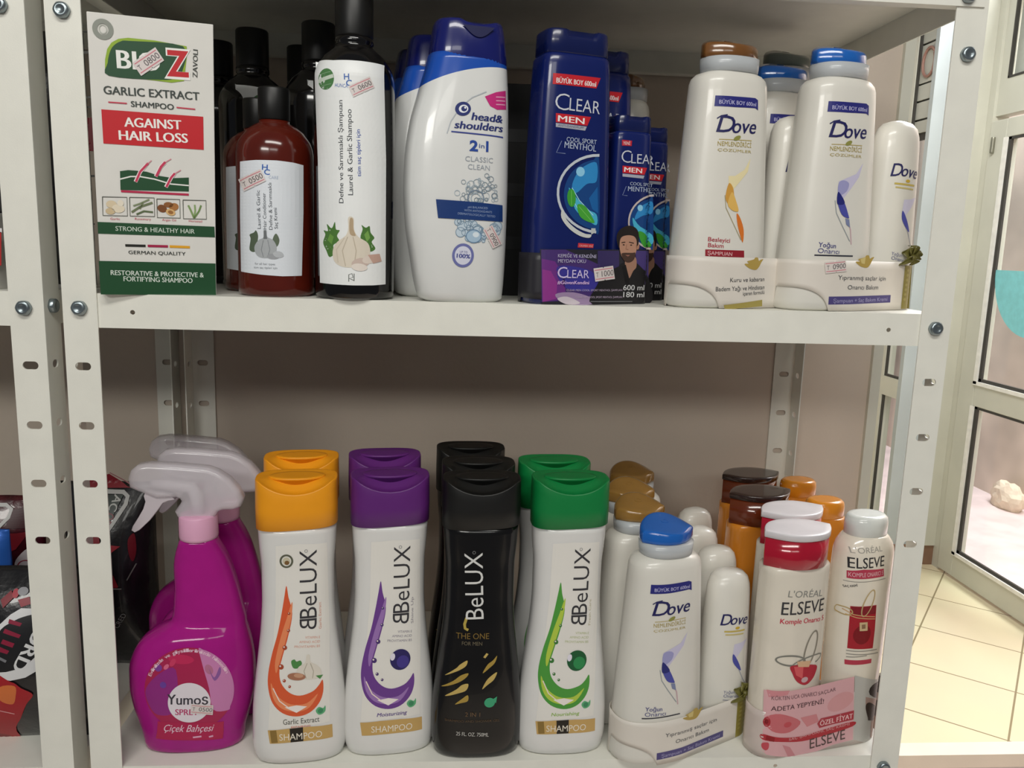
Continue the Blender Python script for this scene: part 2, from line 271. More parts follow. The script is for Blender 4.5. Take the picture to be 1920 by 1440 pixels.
ART = {
 'bioz': [
  ('r','#8b8f86',2,3.49,(-36.5,201.69),5.56,5.82,0,0,360),
  ('r','#b5b8ae',2,0.77,(-36.5,201.69),2.6,3.1,0,0,360),
  ('p','#8fae2c',1,[(-36.57,169.84),(-36.1,179.65),(-34.24,187.63),(-31.05,192.64),(-26.08,195.91),(-19.3,197.45),(-0.4,197.61),(22.75,195.8),(22.97,190.62),(19.88,169.35),(10.79,167.27),(-1.59,167.7),(-31.07,168.41)]),
  ('q','#1d4a2b',2,[(-34.06,168.12),(-34.35,177.49),(-32.49,185.48),(-29.67,190.46),(-24.68,194.13),(-17.53,195.31),(20.0,195.5),(19.4,178.19),(14.06,171.21),(2.29,168.47)]),
  ('t', '#efefea', 3, 'BIO', (-27.45, 174.28), (2.54, 174.9), 13.65, 0, 0.03),
  ('t', '#efefea', 3, 'Z', (5.51, 171.59), (25.89, 171.95), 20.36, 0, 0.06),
  ('t', '#c41c26', 4, 'Z', (7.48, 172.58), (24.34, 173.02), 18.72, 0, 0.03),
  ('t', '#3a3f3a', 3, 'ZAVOLI', (29.88, 172.75), (30.96, 193.89), 3.58, 0, 0.01),
  ('t', '#3c4440', 3, 'GARLIC EXTRACT', (-38.05, 154.36), (30.93, 155.69), 6.09, 0, 0.022),
  ('s','#c84257',3,0.96,[(-35.36,148.47),(-22.22,148.62)]),
  ('s','#c84257',3,0.98,[(13.64,148.67),(27.5,148.42)]),
  ('t', '#3c4440', 3, 'SHAMPOO', (-19.29, 146.47), (11.6, 146.67), 4.3, 0, 0.022),
  ('p','#c41c26',1,[(-40.48,142.68),(33.34,143.13),(32.94,117.3),(-40.22,117.16)]),
  ('t', '#f3efe9', 3, 'AGAINST', (-24.52, 130.99), (16.59, 131.9), 7.19, 0, 0.03),
  ('t', '#f3efe9', 3, 'HAIR LOSS', (-28.77, 120.79), (21.02, 121.89), 7.21, 0, 0.03),
  ('p','#1d4a2b',1,[(-29.49,96.78),(-23.71,97.94),(-17.95,97.87),(-10.23,97.51),(-0.57,94.75),(9.27,93.64),(20.9,94.72),(20.53,83.73),(-29.76,82.41)]),
  ('s','#e8e8e2',2,1.03,[(-29.77,90.62),(-22.01,93.11),(-15.44,93.49),(-4.6,92.03),(7.11,88.92),(20.69,88.38)]),
  ('s','#b7264b',2,1.65,[(-29.43,81.4),(20.45,81.18)]),
  ('s','#efe6e4',3,2.69,[(-18.71,89.18),(-14.89,97.23),(-10.4,102.86)]),
  ('s','#c8395a',4,1.65,[(-18.32,89.2),(-14.89,97.23),(-8.79,104.19)]),
  ('s','#d98c98',4,0.66,[(-9.6,103.32),(-6.37,106.41)]),
  ('s','#efe6e4',3,2.7,[(-3.73,94.16),(0.1,101.85),(3.79,105.81)]),
  ('s','#c8395a',4,1.88,[(-3.34,94.18),(0.49,101.87),(3.79,105.81)]),
  ('s','#d98c98',4,0.66,[(3.38,105.37),(8.23,108.58)]),
  ('s','#efe6e4',3,2.73,[(3.44,86.21),(7.69,93.97),(10.62,97.9)]),
  ('s','#c8395a',4,1.68,[(3.84,86.23),(7.69,93.97),(10.6,97.48)]),
  ('s','#d98c98',4,0.67,[(10.19,97.04),(15.08,100.25)]),
  ('s','#55584f',2,0.57,[(-42.95,76.41),(-25.41,76.85),(-25.68,62.3),(-43.27,62.0),(-42.95,76.41)]),
  ('s','#55584f',2,0.58,[(-23.49,76.94),(-5.57,77.39),(-5.76,62.68),(-23.74,62.37),(-23.49,76.94)]),
  ('s','#55584f',2,0.59,[(-3.64,76.64),(13.46,77.04),(13.34,62.18),(-3.82,61.92),(-3.64,76.64)]),
  ('s','#55584f',2,0.6,[(15.86,76.73),(33.33,77.12),(33.28,62.11),(15.75,61.84),(15.86,76.73)]),
  ('e','#d9c8a8',2,(-36.77,70.94),3.82,2.89,0),
  ('e','#e4d8c0',3,(-31.96,67.85),4.6,3.32,0),
  ('e','#cbb690',3,(-37.79,65.53),3.43,2.49,0),
  ('e','#e8dfcc',4,(-30.23,72.07),2.3,2.49,0),
  ('s','#6f7a58',2,1.67,[(-22.45,65.35),(-16.44,69.78),(-6.9,73.56)]),
  ('s','#828d6c',2,1.25,[(-21.07,70.41),(-16.33,72.29),(-9.16,75.96)]),
  ('s','#5d6b4a',2,1.43,[(-19.03,63.82),(-13.46,66.57),(-6.81,66.01)]),
  ('s','#7a8560',2,1.26,[(-16.51,68.11),(-13.96,73.23)]),
  ('e','#7a4a26',2,(0.03,69.25),3.57,2.96,-20),
  ('e','#a9713c',2,(8.84,70.9),3.61,2.97,20),
  ('e','#8d5a30',2,(4.91,72.42),3.59,2.12,0),
  ('e','#d8b075',4,(6.28,66.56),3.6,2.55,-15),
  ('e','#9c6a38',5,(6.28,66.56),2.0,1.44,-15),
  ('s','#7f9a5e',2,1.46,[(23.88,62.59),(21.64,68.49),(19.75,72.66)]),
  ('s','#8aa56a',2,1.29,[(23.88,62.59),(24.89,68.63),(24.64,73.31)]),
  ('s','#6f8c50',2,1.29,[(23.88,62.59),(27.73,68.32),(29.52,73.1)]),
  ('t', '#c4495c', 3, 'Garlic', (-38.1, 58.89), (-31.21, 58.95), 1.67, 0, 0.0),
  ('t', '#c4495c', 3, 'Rosemary', (-20.37, 59.58), (-8.64, 59.62), 1.68, 0, 0.0),
  ('t', '#c4495c', 3, 'Argan Oil', (-0.35, 59.52), (10.03, 59.49), 1.71, 0, 0.0),
  ('t', '#c4495c', 3, 'Horsetail', (19.71, 59.43), (29.91, 59.39), 1.72, 0, 0.0),
  ('p','#1d4a2b',1,[(-47.3,56.88),(39.29,56.28),(39.46,47.61),(-47.37,47.77)]),
  ('t', '#c9d6c8', 3, 'STRONG & HEALTHY HAIR', (-34.67, 50.49), (23.88, 50.13), 3.62, 0, 0.012),
  ('s','#26251f',2,1.9,[(-28.25,39.16),(-13.42,39.15)]),
  ('s','#a51f48',2,1.91,[(-11.84,39.2),(3.27,39.19)]),
  ('s','#e2a322',2,1.94,[(4.47,39.22),(19.84,39.0)]),
  ('t', '#3b3f3a', 3, 'GERMAN QUALITY', (-26.22, 32.46), (16.35, 32.2), 2.79, 0, 0.01),
  ('p','#1d4a2b',1,[(-48.04,26.47),(39.25,26.16),(38.9,-0.4),(-47.82,-0.13)]),
  ('t', '#d3ddd2', 3, 'RESTORATIVE & PROTECTIVE &', (-39.77, 15.46), (29.74, 14.56), 3.89, 0, 0.02),
  ('t', '#d3ddd2', 3, 'FORTIFYING SHAMPOO', (-30.69, 10.69), (20.91, 9.83), 3.9, 0, 0.02)],
 'tall': [
  ('p','#eceeed',1,[(-30.43,190.5),(-13.14,187.9),(1.78,187.93),(15.84,187.89),(25.82,188.1),(27.69,114.06),(27.66,13.13),(18.42,12.45),(1.69,12.28),(-13.81,12.59),(-26.2,13.11),(-27.21,111.98)]),
  ('e','#4f7f4c',2,(-19.01,173.55),6.89,8.18,0),
  ('s','#cfdacb',3,2.84,[(-25.91,172.48),(-12.66,175.56)]),
  ('s','#86a883',3,0.5,[(-23.81,177.39),(-14.91,178.93)]),
  ('s','#86a883',3,0.49,[(-23.39,168.41),(-14.48,169.63)]),
  ('t', '#2b5fae', 3, 'H', (-4.08, 172.69), (0.09, 172.82), 4.39, 0, 0.018),
  ('t', '#2b5fae', 3, 'C', (-2.42, 167.94), (2.14, 168.12), 4.39, 0, 0.018),
  ('t', '#4a6fb4', 3, 'HUNCA', (-11.4, 167.11), (-1.18, 166.37), 2.8, 0, 0.0),
  ('t', '#41454a', 3, 'Defne ve Sarımsaklı Şampuan', (-4.95, 77.75), (-5.42, 157.04), 3.67, 0, 0.004),
  ('t', '#41454a', 3, 'Laurel & Garlic Shampoo', (2.74, 84.27), (1.67, 150.4), 3.99, 0, 0.006),
  ('t', '#3c55a8', 3, 'tüm saç tipleri için', (8.98, 99.16), (8.2, 135.37), 3.09, 0, 0.006),
  ('q','#4f7a3a',2,[(-22.67,45.95),(-20.61,52.45),(-22.07,55.84),(-18.17,55.49),(-19.08,61.01),(-14.87,57.69),(-12.09,62.84),(-11.23,56.92),(-8.12,56.16),(-10.36,51.85),(-8.61,47.64),(-13.59,44.08),(-12.26,38.12),(-16.92,34.52),(-19.75,39.58)]),
  ('p','#6c9a48',3,[(-18.71,48.21),(-16.3,53.4),(-13.08,50.92),(-14.97,44.89)]),
  ('q','#4f7a3a',2,[(8.52,50.71),(10.18,57.58),(9.36,60.95),(12.65,58.95),(15.51,60.35),(16.33,55.26),(19.17,51.08),(17.15,47.57),(19.99,42.48),(15.93,39.79),(11.83,43.98)]),
  ('p','#79a653',3,[(11.42,53.37),(14.29,56.89),(15.93,50.96),(13.47,47.46)]),
  ('q','#ddd3c2',4,[(-1.13,66.5),(3.11,66.22),(3.51,57.35),(6.85,51.51),(14.29,46.62),(15.94,38.07),(11.82,30.22),(3.44,27.01),(-6.06,27.17),(-12.76,31.23),(-14.08,39.78),(-10.4,46.73),(-3.33,52.05),(-1.16,58.05)]),
  ('q','#b59f80',5,[(0.15,65.28),(2.69,65.36),(3.09,57.34),(4.76,52.3),(0.11,53.85)]),
  ('s','#bfb29e',5,0.68,[(-1.61,51.25),(-6.0,40.03),(-3.43,27.68)]),
  ('s','#bfb29e',5,0.68,[(2.65,51.38),(5.16,40.36),(3.44,27.44)]),
  ('s','#cfc4b2',5,0.85,[(-4.2,50.32),(-10.88,40.74),(-9.6,30.49)]),
  ('e','#cdb9ae',6,(8.49,30.58),7.11,3.88,10),
  ('e','#e0d2c6',7,(15.94,33.75),6.14,3.46,15),
  ('p','#c8a596',8,[(14.3,37.17),(23.22,38.22),(24.83,32.13),(18.39,30.33)]),
  ('e','#e6dcd2',9,(7.65,27.11),6.29,3.02,-5),
  ('s','#5c5f5a',2,0.65,[(-0.88,15.25),(-0.86,20.86),(1.72,21.8),(2.57,18.8),(-0.44,17.85),(3.41,16.22)]),
  ('s','#5c5f5a',2,0.65,[(3.42,21.84),(3.41,15.79)])],
 'jar': [
  ('p','#dfe4ea',1,[(-25.76,109.38),(-11.72,110.28),(5.16,110.47),(17.31,109.79),(24.85,108.61),(24.4,69.59),(22.59,17.85),(7.75,17.41),(-9.36,18.31),(-27.52,19.98),(-27.08,67.86)]),
  ('t', '#2b5fae', 3, 'H', (-7.12, 102.82), (-2.46, 102.55), 4.22, 0, 0.018),
  ('t', '#2b5fae', 3, 'C', (-5.49, 99.08), (-0.86, 98.83), 4.23, 0, 0.018),
  ('t', '#a8b6cc', 3, 'CARE', (-1.75, 95.85), (5.73, 95.57), 2.54, 0, 0.0),
  ('t', '#4c5258', 3, 'Laurel & Garlic', (-9.0, 55.63), (-9.2, 86.33), 2.85, 0, 0.0),
  ('t', '#4c5258', 3, 'Hair Conditioner', (-4.25, 55.34), (-4.52, 84.34), 2.79, 0, 0.0),
  ('t', '#4c5258', 3, 'Defne & Sarımsaklı', (0.42, 55.06), (0.28, 92.55), 2.74, 0, 0.0),
  ('t', '#4c5258', 3, 'Saç Kremi', (4.64, 56.06), (4.09, 72.76), 2.72, 0, 0.0),
  ('q','#55624f',2,[(-18.88,38.46),(-17.73,47.19),(-18.57,50.63),(-14.85,52.45),(-13.0,54.23),(-11.32,49.96),(-12.37,43.02),(-14.31,36.88)]),
  ('q','#5f6c58',2,[(0.73,48.6),(3.31,52.14),(5.73,47.03),(3.97,41.78),(-0.25,41.66)]),
  ('q','#a9adb0',4,[(-6.85,54.4),(-4.26,54.48),(-3.94,49.32),(0.7,46.87),(3.54,40.9),(1.3,33.89),(-6.45,31.93),(-12.58,33.9),(-14.68,40.35),(-11.41,46.08),(-6.96,48.8)]),
  ('p','#6a6e70',5,[(-6.41,54.41),(-4.69,54.46),(-3.97,47.6),(-6.99,47.5)]),
  ('s','#888c90',5,0.61,[(-7.01,46.64),(-8.92,38.8),(-7.3,32.77)]),
  ('s','#888c90',5,0.6,[(-3.56,46.74),(-2.0,39.01),(-3.83,32.88)]),
  ('e','#9b9ea2',6,(0.45,33.43),5.1,2.18,0),
  ('e','#b8bcc0',7,(4.7,35.28),4.2,2.61,-10),
  ('t', '#6d737a', 3, 'for all hair types', (-14.55, 26.42), (2.01, 26.28), 1.74, 0, 0.0),
  ('t', '#6d737a', 3, 'tüm saç tipleri için', (-15.54, 23.32), (3.65, 23.26), 1.75, 0, 0.0)],
 'hands': [
  ('p','#c8327e',1,[(9.33,165.98),(19.15,170.36),(28.85,173.03),(29.79,158.22),(20.43,156.75),(14.09,158.97)]),
  ('s','#e6a8c4',2,0.83,[(19.22,166.62),(28.3,167.63)]),
  ('s','#e6a8c4',2,0.83,[(19.28,163.71),(28.36,164.69)]),
  ('s','#e6a8c4',2,0.83,[(19.34,160.8),(28.42,161.74)]),
  ('s','#b4bac0',2,0.83,[(-21.65,135.13),(-18.7,144.4),(-11.43,155.61),(-1.4,164.23),(10.65,169.83)]),
  ('e','#2a3472',3,(-8.79,154.99),6.59,5.36,15),
  ('e','#e9ecf2',4,(-8.35,155.02),3.96,3.09,15),
  ('e','#2a3472',5,(-7.91,155.06),2.43,2.06,15),
  ('e','#e9ecf2',6,(-7.04,155.95),0.88,0.83,0),
  ('t', '#2a3472', 3, 'head&', (-1.62, 147.06), (25.36, 146.88), 5.89, 0.22, 0.03),
  ('t', '#2a3472', 3, 'shoulders', (-15.63, 139.64), (25.54, 139.71), 5.87, 0.22, 0.03),
  ('s','#3a4690',2,1.08,[(-18.21,136.79),(26.75,135.63)]),
  ('t', '#2b4a9a', 3, '2', (-3.11, 122.99), (4.08, 122.83), 8.0, 0, 0.035),
  ('t', '#55689c', 3, 'in', (4.95, 125.62), (9.54, 125.52), 3.38, 0, 0.01),
  ('t', '#2b4a9a', 3, '1', (10.98, 123.1), (13.09, 123.09), 8.05, 0, 0.03),
  ('t', '#9fa6ae', 3, 'CLASSIC', (-6.56, 114.41), (17.35, 114.27), 4.02, 0, 0.0),
  ('t', '#9fa6ae', 3, 'CLEAN', (-4.25, 108.24), (14.57, 108.12), 4.03, 0, 0.0),
  ('r','#a9b8c2',2,0.47,(5.01,81.18),2.3,2.13,0,0,360),
  ('r','#7b8d9a',3,0.47,(7.31,83.28),2.32,2.13,0,0,360),
  ('r','#8c9aa4',4,0.47,(20.25,96.24),1.27,1.07,0,0,360),
  ('r','#8c9aa4',2,0.47,(-7.48,87.97),1.34,1.27,0,0,360),
  ('r','#a9b8c2',4,0.47,(20.84,85.58),2.05,1.72,0,0,360),
  ('r','#8c9aa4',3,0.46,(-7.71,97.85),1.78,1.69,0,0,360),
  ('r','#7b8d9a',4,0.47,(10.65,96.39),2.35,2.13,0,0,360),
  ('r','#8c9aa4',4,0.47,(12.05,103.96),1.89,1.7,0,0,360),
  ('r','#7b8d9a',2,0.47,(17.16,95.46),1.96,1.71,0,0,360),
  ('r','#7b8d9a',3,0.47,(5.83,92.25),2.3,2.13,0,0,360),
  ('r','#7b8d9a',4,0.47,(19.21,88.12),2.51,2.15,0,0,360),
  ('r','#8c9aa4',3,0.47,(3.82,97.6),3.19,2.97,0,0,360),
  ('r','#7b8d9a',4,0.47,(9.48,90.72),1.17,1.07,0,0,360),
  ('r','#8c9aa4',3,0.46,(-3.07,92.74),1.8,1.69,0,0,360),
  ('r','#7b8d9a',4,0.47,(3.55,84.19),1.83,1.7,0,0,360),
  ('r','#7b8d9a',2,0.47,(1.08,80.41),2.27,2.13,0,0,360),
  ('r','#8c9aa4',3,0.47,(1.81,91.67),3.18,2.97,0,0,360),
  ('r','#a9b8c2',4,0.47,(12.76,93.77),1.9,1.71,0,0,360),
  ('r','#8c9aa4',2,0.47,(-2.24,91.1),3.15,2.97,0,0,360),
  ('r','#8c9aa4',2,0.47,(19.99,88.2),2.53,2.15,0,0,360),
  ('r','#8c9aa4',3,0.47,(-3.63,82.85),1.13,1.07,0,0,360),
  ('r','#7b8d9a',4,0.47,(12.2,84.9),1.42,1.29,0,0,360),
  ('r','#a9b8c2',2,0.47,(18.39,84.51),1.49,1.29,0,0,360),
  ('r','#a9b8c2',3,0.47,(11.37,87.56),3.31,2.99,0,0,360),
  ('r','#a9b8c2',4,0.47,(5.92,98.94),1.38,1.27,0,0,360),
  ('r','#8c9aa4',3,0.47,(-4.94,86.23),2.24,2.12,0,0,360),
  ('r','#a9b8c2',4,0.46,(-3.7,96.4),1.35,1.27,0,0,360),
  ('r','#8c9aa4',2,0.47,(5.84,83.88),1.84,1.71,0,0,360),
  ('r','#a9b8c2',3,0.46,(-12.8,88.91),2.22,2.11,0,0,360),
  ('r','#7b8d9a',4,0.47,(7.24,83.97),1.86,1.71,0,0,360),
  ('r','#a9b8c2',3,0.47,(20.55,91.5),1.27,1.08,0,0,360),
  ('r','#a9b8c2',2,0.47,(18.25,93.89),1.49,1.28,0,0,360),
  ('r','#7b8d9a',4,0.47,(13.4,93.7),2.39,2.13,0,0,360),
  ('r','#a9b8c2',3,0.47,(7.73,97.55),2.31,2.12,0,0,360),
  ('r','#a9b8c2',2,0.47,(20.73,91.65),1.28,1.07,0,0,360),
  ('r','#7b8d9a',3,0.47,(9.99,91.34),1.87,1.71,0,0,360),
  ('r','#7b8d9a',4,0.47,(15.78,101.39),2.43,2.13,0,0,360),
  ('r','#8c9aa4',2,0.47,(-7.99,84.49),2.23,2.12,0,0,360),
  ('r','#8c9aa4',3,0.47,(6.82,95.39),1.39,1.28,0,0,360),
  ('r','#a9b8c2',4,0.46,(-3.58,92.72),2.24,2.11,0,0,360),
  ('r','#8c9aa4',2,0.47,(14.95,97.28),1.45,1.28,0,0,360),
  ('r','#a9b8c2',3,0.47,(-1.33,96.22),3.15,2.96,0,0,360),
  ('r','#8c9aa4',4,0.47,(15.82,94.0),1.22,1.07,0,0,360),
  ('r','#a9b8c2',2,0.47,(1.89,92.87),3.18,2.97,0,0,360),
  ('r','#8c9aa4',3,0.47,(-1.56,91.17),1.8,1.7,0,0,360),
  ('r','#a9b8c2',4,0.47,(5.58,100.52),1.15,1.06,0,0,360),
  ('r','#7b8d9a',2,0.47,(13.64,102.04),1.19,1.07,0,0,360),
  ('e','#c3d3df',2,(2.0,64.67),2.74,2.58,0),
  ('r','#7f98ad',3,0.52,(2.0,64.67),2.74,2.58,0,0,360),
  ('e','#c3d3df',2,(-0.24,55.05),4.1,3.89,0),
  ('r','#7f98ad',3,0.52,(-0.24,55.05),4.1,3.89,0,0,360),
  ('e','#c3d3df',2,(-11.79,65.72),2.68,2.56,0),
  ('r','#7f98ad',3,0.51,(-11.79,65.72),2.68,2.56,0,0,360),
  ('e','#c3d3df',2,(4.4,60.82),4.15,3.88,0),
  ('r','#7f98ad',3,0.52,(4.4,60.82),4.15,3.88,0,0,360),
  ('e','#c3d3df',2,(-7.87,62.65),4.04,3.86,0),
  ('r','#7f98ad',3,0.51,(-7.87,62.65),4.04,3.86,0,0,360),
  ('e','#c3d3df',2,(1.1,54.41),1.83,1.73,0),
  ('r','#7f98ad',3,0.52,(1.1,54.41),1.83,1.73,0,0,360),
  ('e','#c3d3df',2,(-1.2,65.29),1.82,1.72,0),
  ('r','#7f98ad',3,0.51,(-1.2,65.29),1.82,1.72,0,0,360),
  ('e','#c3d3df',2,(-2.58,53.23),2.72,2.59,0),
  ('r','#7f98ad',3,0.52,(-2.58,53.23),2.72,2.59,0,0,360),
  ('e','#c3d3df',2,(5.82,52.72),1.86,1.74,0),
  ('r','#7f98ad',3,0.52,(5.82,52.72),1.86,1.74,0,0,360),
  ('e','#c3d3df',2,(5.71,59.95),4.17,3.89,0),
  ('r','#7f98ad',3,0.52,(5.71,59.95),4.17,3.89,0,0,360),
  ('e','#c3d3df',2,(4.99,59.34),4.16,3.89,0),
  ('r','#7f98ad',3,0.52,(4.99,59.34),4.16,3.89,0,0,360),
  ('e','#c3d3df',2,(17.88,62.64),1.99,1.74,0),
  ('r','#7f98ad',3,0.52,(17.88,62.64),1.99,1.74,0,0,360),
  ('e','#c3d3df',2,(11.01,58.0),2.84,2.6,0),
  ('r','#7f98ad',3,0.52,(11.01,58.0),2.84,2.6,0,0,360),
  ('e','#c3d3df',2,(5.91,52.64),2.79,2.61,0),
  ('r','#7f98ad',3,0.52,(5.91,52.64),2.79,2.61,0,0,360),
  ('e','#c3d3df',2,(21.82,60.18),4.72,3.93,0),
  ('r','#7f98ad',3,0.52,(21.82,60.18),4.72,3.93,0,0,360),
  ('e','#c3d3df',2,(8.37,60.82),1.87,1.73,0),
  ('r','#7f98ad',3,0.52,(8.37,60.82),1.87,1.73,0,0,360),
  ('e','#c3d3df',2,(-5.59,57.66),2.71,2.58,0),
  ('r','#7f98ad',3,0.52,(-5.59,57.66),2.71,2.58,0,0,360),
  ('e','#c3d3df',2,(-10.36,66.32),1.79,1.71,0),
  ('r','#7f98ad',3,0.51,(-10.36,66.32),1.79,1.71,0,0,360),
  ('e','#c3d3df',2,(10.96,57.78),2.85,2.6,0),
  ('r','#7f98ad',3,0.52,(10.96,57.78),2.85,2.6,0,0,360),
  ('e','#c3d3df',2,(20.21,62.47),3.06,2.62,0),
  ('r','#7f98ad',3,0.52,(20.21,62.47),3.06,2.62,0,0,360),
  ('e','#c3d3df',2,(11.1,53.25),1.42,1.31,0),
  ('r','#7f98ad',3,0.52,(11.1,53.25),1.42,1.31,0,0,360),
  ('e','#c3d3df',2,(0.4,52.0),1.83,1.73,0),
  ('r','#7f98ad',3,0.52,(0.4,52.0),1.83,1.73,0,0,360),
  ('e','#c3d3df',2,(-2.71,61.64),1.81,1.72,0),
  ('r','#7f98ad',3,0.51,(-2.71,61.64),1.81,1.72,0,0,360),
  ('e','#c3d3df',2,(-4.0,67.58),1.36,1.29,0),
  ('r','#7f98ad',3,0.51,(-4.0,67.58),1.36,1.29,0,0,360),
  ('e','#c3d3df',2,(5.03,55.29),1.39,1.3,0),
  ('r','#7f98ad',3,0.52,(5.03,55.29),1.39,1.3,0,0,360),
  ('e','#c3d3df',2,(16.22,54.73),1.48,1.31,0),
  ('r','#7f98ad',3,0.52,(16.22,54.73),1.48,1.31,0,0,360),
  ('e','#c3d3df',2,(-9.17,57.77),4.05,3.86,0),
  ('r','#7f98ad',3,0.51,(-9.17,57.77),4.05,3.86,0,0,360),
  ('e','#c3d3df',2,(10.61,51.33),1.42,1.31,0),
  ('r','#7f98ad',3,0.52,(10.61,51.33),1.42,1.31,0,0,360),
  ('e','#c3d3df',2,(11.04,55.65),2.84,2.61,0),
  ('r','#7f98ad',3,0.52,(11.04,55.65),2.84,2.61,0,0,360),
  ('e','#c3d3df',2,(18.31,56.89),2.0,1.75,0),
  ('r','#7f98ad',3,0.52,(18.31,56.89),2.0,1.75,0,0,360),
  ('e','#c3d3df',2,(-3.55,64.04),2.71,2.58,0),
  ('r','#7f98ad',3,0.52,(-3.55,64.04),2.71,2.58,0,0,360),
  ('e','#c3d3df',2,(5.43,59.2),4.16,3.89,0),
  ('r','#7f98ad',3,0.52,(5.43,59.2),4.16,3.89,0,0,360),
  ('e','#c3d3df',2,(20.11,61.97),4.6,3.92,0),
  ('r','#7f98ad',3,0.52,(20.11,61.97),4.6,3.92,0,0,360),
  ('e','#c3d3df',2,(23.15,63.61),4.83,3.93,0),
  ('r','#7f98ad',3,0.52,(23.15,63.61),4.83,3.93,0,0,360),
  ('e','#c3d3df',2,(0.27,67.91),1.82,1.72,0),
  ('r','#7f98ad',3,0.51,(0.27,67.91),1.82,1.72,0,0,360),
  ('e','#c3d3df',2,(20.07,60.95),3.06,2.62,0),
  ('r','#7f98ad',3,0.52,(20.07,60.95),3.06,2.62,0,0,360),
  ('e','#c3d3df',2,(0.17,61.45),1.37,1.29,0),
  ('r','#7f98ad',3,0.52,(0.17,61.45),1.37,1.29,0,0,360),
  ('e','#c3d3df',2,(-9.5,66.61),2.69,2.57,0),
  ('r','#7f98ad',3,0.51,(-9.5,66.61),2.69,2.57,0,0,360),
  ('r','#76879a',5,0.85,(2.96,85.34),6.86,6.38,0,0,360),
  ('r','#9fb0bd',5,0.64,(2.96,85.34),4.11,3.83,0,0,360),
  ('e','#a9c3d8',5,(2.04,54.84),6.42,5.19,0),
  ('r','#6a8aa8',6,0.78,(2.04,54.84),6.42,5.19,0,0,360),
  ('e','#dce8f0',6,(3.83,56.2),2.76,2.17,0),
  ('p','#1c3a74',7,[(-30.08,83.26),(-2.4,82.54),(27.78,81.09),(28.38,67.58),(-2.0,68.05),(-28.08,68.57)]),
  ('t', '#8fa2c4', 8, 'pH BALANCED', (-3.62, 77.38), (13.46, 77.06), 1.71, 0, 0.0),
  ('t', '#8fa2c4', 8, 'WITH ANTIOXIDANTS', (-6.69, 74.7), (17.46, 74.02), 1.72, 0, 0.0),
  ('t', '#8fa2c4', 8, 'DERMATOLOGICALLY TESTED', (-11.99, 71.93), (20.59, 70.7), 1.71, 0, 0.0),
  ('e','#d8daea',2,(-6.52,38.97),9.06,9.58,0),
  ('r','#6f74ac',3,2.18,(-6.52,38.97),8.15,8.71,0,0,360),
  ('t', '#454c92', 4, '100%', (-11.87, 37.1), (-0.51, 36.5), 3.48, 0, 0.03),
  ('t', '#454c92', 4, 'UP TO', (-9.31, 41.08), (-2.95, 40.81), 1.74, 0, 0.0)],
 'clear_big': [
  ('p','#c2202c',1,[(-24.07,186.79),(18.24,186.78),(14.58,178.17),(-24.25,178.3)]),
  ('t', '#e8d8d6', 3, 'BÜYÜK BOY 600ml', (-21.3, 179.5), (14.03, 179.38), 3.98, 0, 0.03),
  ('t', '#c9ccd6', 3, 'C', (-21.91, 158.66), (-9.83, 158.32), 13.42, 0, -0.012),
  ('t', '#c9ccd6', 3, 'LEAR', (-9.37, 158.78), (18.64, 157.98), 10.2, 0, -0.004),
  ('p','#c2202c',1,[(-20.93,155.8),(10.72,155.16),(7.62,147.88),(-20.67,148.69)]),
  ('t', '#efe6e4', 3, 'MEN', (-18.88, 149.44), (4.63, 148.93), 4.88, 0, 0.018),
  ('p','#a7a9b6',1,[(-20.65,148.06),(7.16,147.21),(5.85,143.91),(-20.53,144.92)]),
  ('t', '#5a5f78', 3, 'ANTI-DANDRUFF', (-18.74, 145.66), (4.32, 145.07), 1.71, 0, 0.0),
  ('t', '#a9b4cc', 3, 'COOL SPORT', (-10.73, 134.18), (16.79, 133.58), 3.64, 0, 0.01),
  ('t', '#a9b4cc', 3, 'MENTHOL', (-12.43, 128.96), (16.57, 127.73), 5.16, 0, 0.012),
  ('s','#7f8cb4',2,0.51,[(-15.03,134.31),(-19.33,124.7),(-11.29,124.35)]),
  ('q','#14427f',2,[(19.98,121.69),(14.71,120.97),(9.74,119.6),(5.1,117.6),(0.88,115.0),(-2.84,111.88),(-5.98,108.3),(-8.45,104.35),(-10.2,100.13),(-11.19,95.72),(-11.4,91.24),(-10.83,86.79),(-9.48,82.48),(-7.37,78.4),(-4.55,74.65),(-1.09,71.33),(2.94,68.52),(7.44,66.3),(12.32,64.72),(17.5,63.82),(22.97,63.66)]),
  ('q','#2f87c4',3,[(17.52,118.91),(6.18,115.16),(-0.88,107.82),(-4.38,98.1),(-0.24,93.1),(9.29,101.01),(18.26,103.69)]),
  ('e','#8cc8e6',4,(2.93,110.64),3.93,3.89,0),
  ('p','#1b5fa0',3,[(19.51,99.38),(11.83,89.32),(15.28,80.68),(21.15,77.39)]),
  ('q','#49b0cf',3,[(-7.27,97.08),(-0.09,89.62),(10.25,80.46),(19.62,76.44),(20.08,67.57),(10.67,71.64),(-0.65,79.98)]),
  ('s','#a8dff0',5,0.65,[(-4.34,97.24),(2.98,87.15),(16.56,75.42)]),
  ('s','#a8dff0',5,0.52,[(-6.08,91.94),(1.28,80.94),(14.78,70.03)]),
  ('e','#3d9a34',6,(-4.48,88.97),3.92,7.39,6),
  ('q','#46a238',6,[(1.16,83.56),(8.13,83.0),(14.52,75.34),(17.9,69.26),(9.71,70.72),(3.53,74.89)]),
  ('s','#79c860',7,0.43,[(-4.74,95.05),(-4.22,82.88)]),
  ('s','#79c860',7,0.44,[(2.7,82.32),(14.74,70.92)]),
  ('r','#bfc6cf',4,2.2,(21.4,93.33),38.27,31.69,0,92,268),
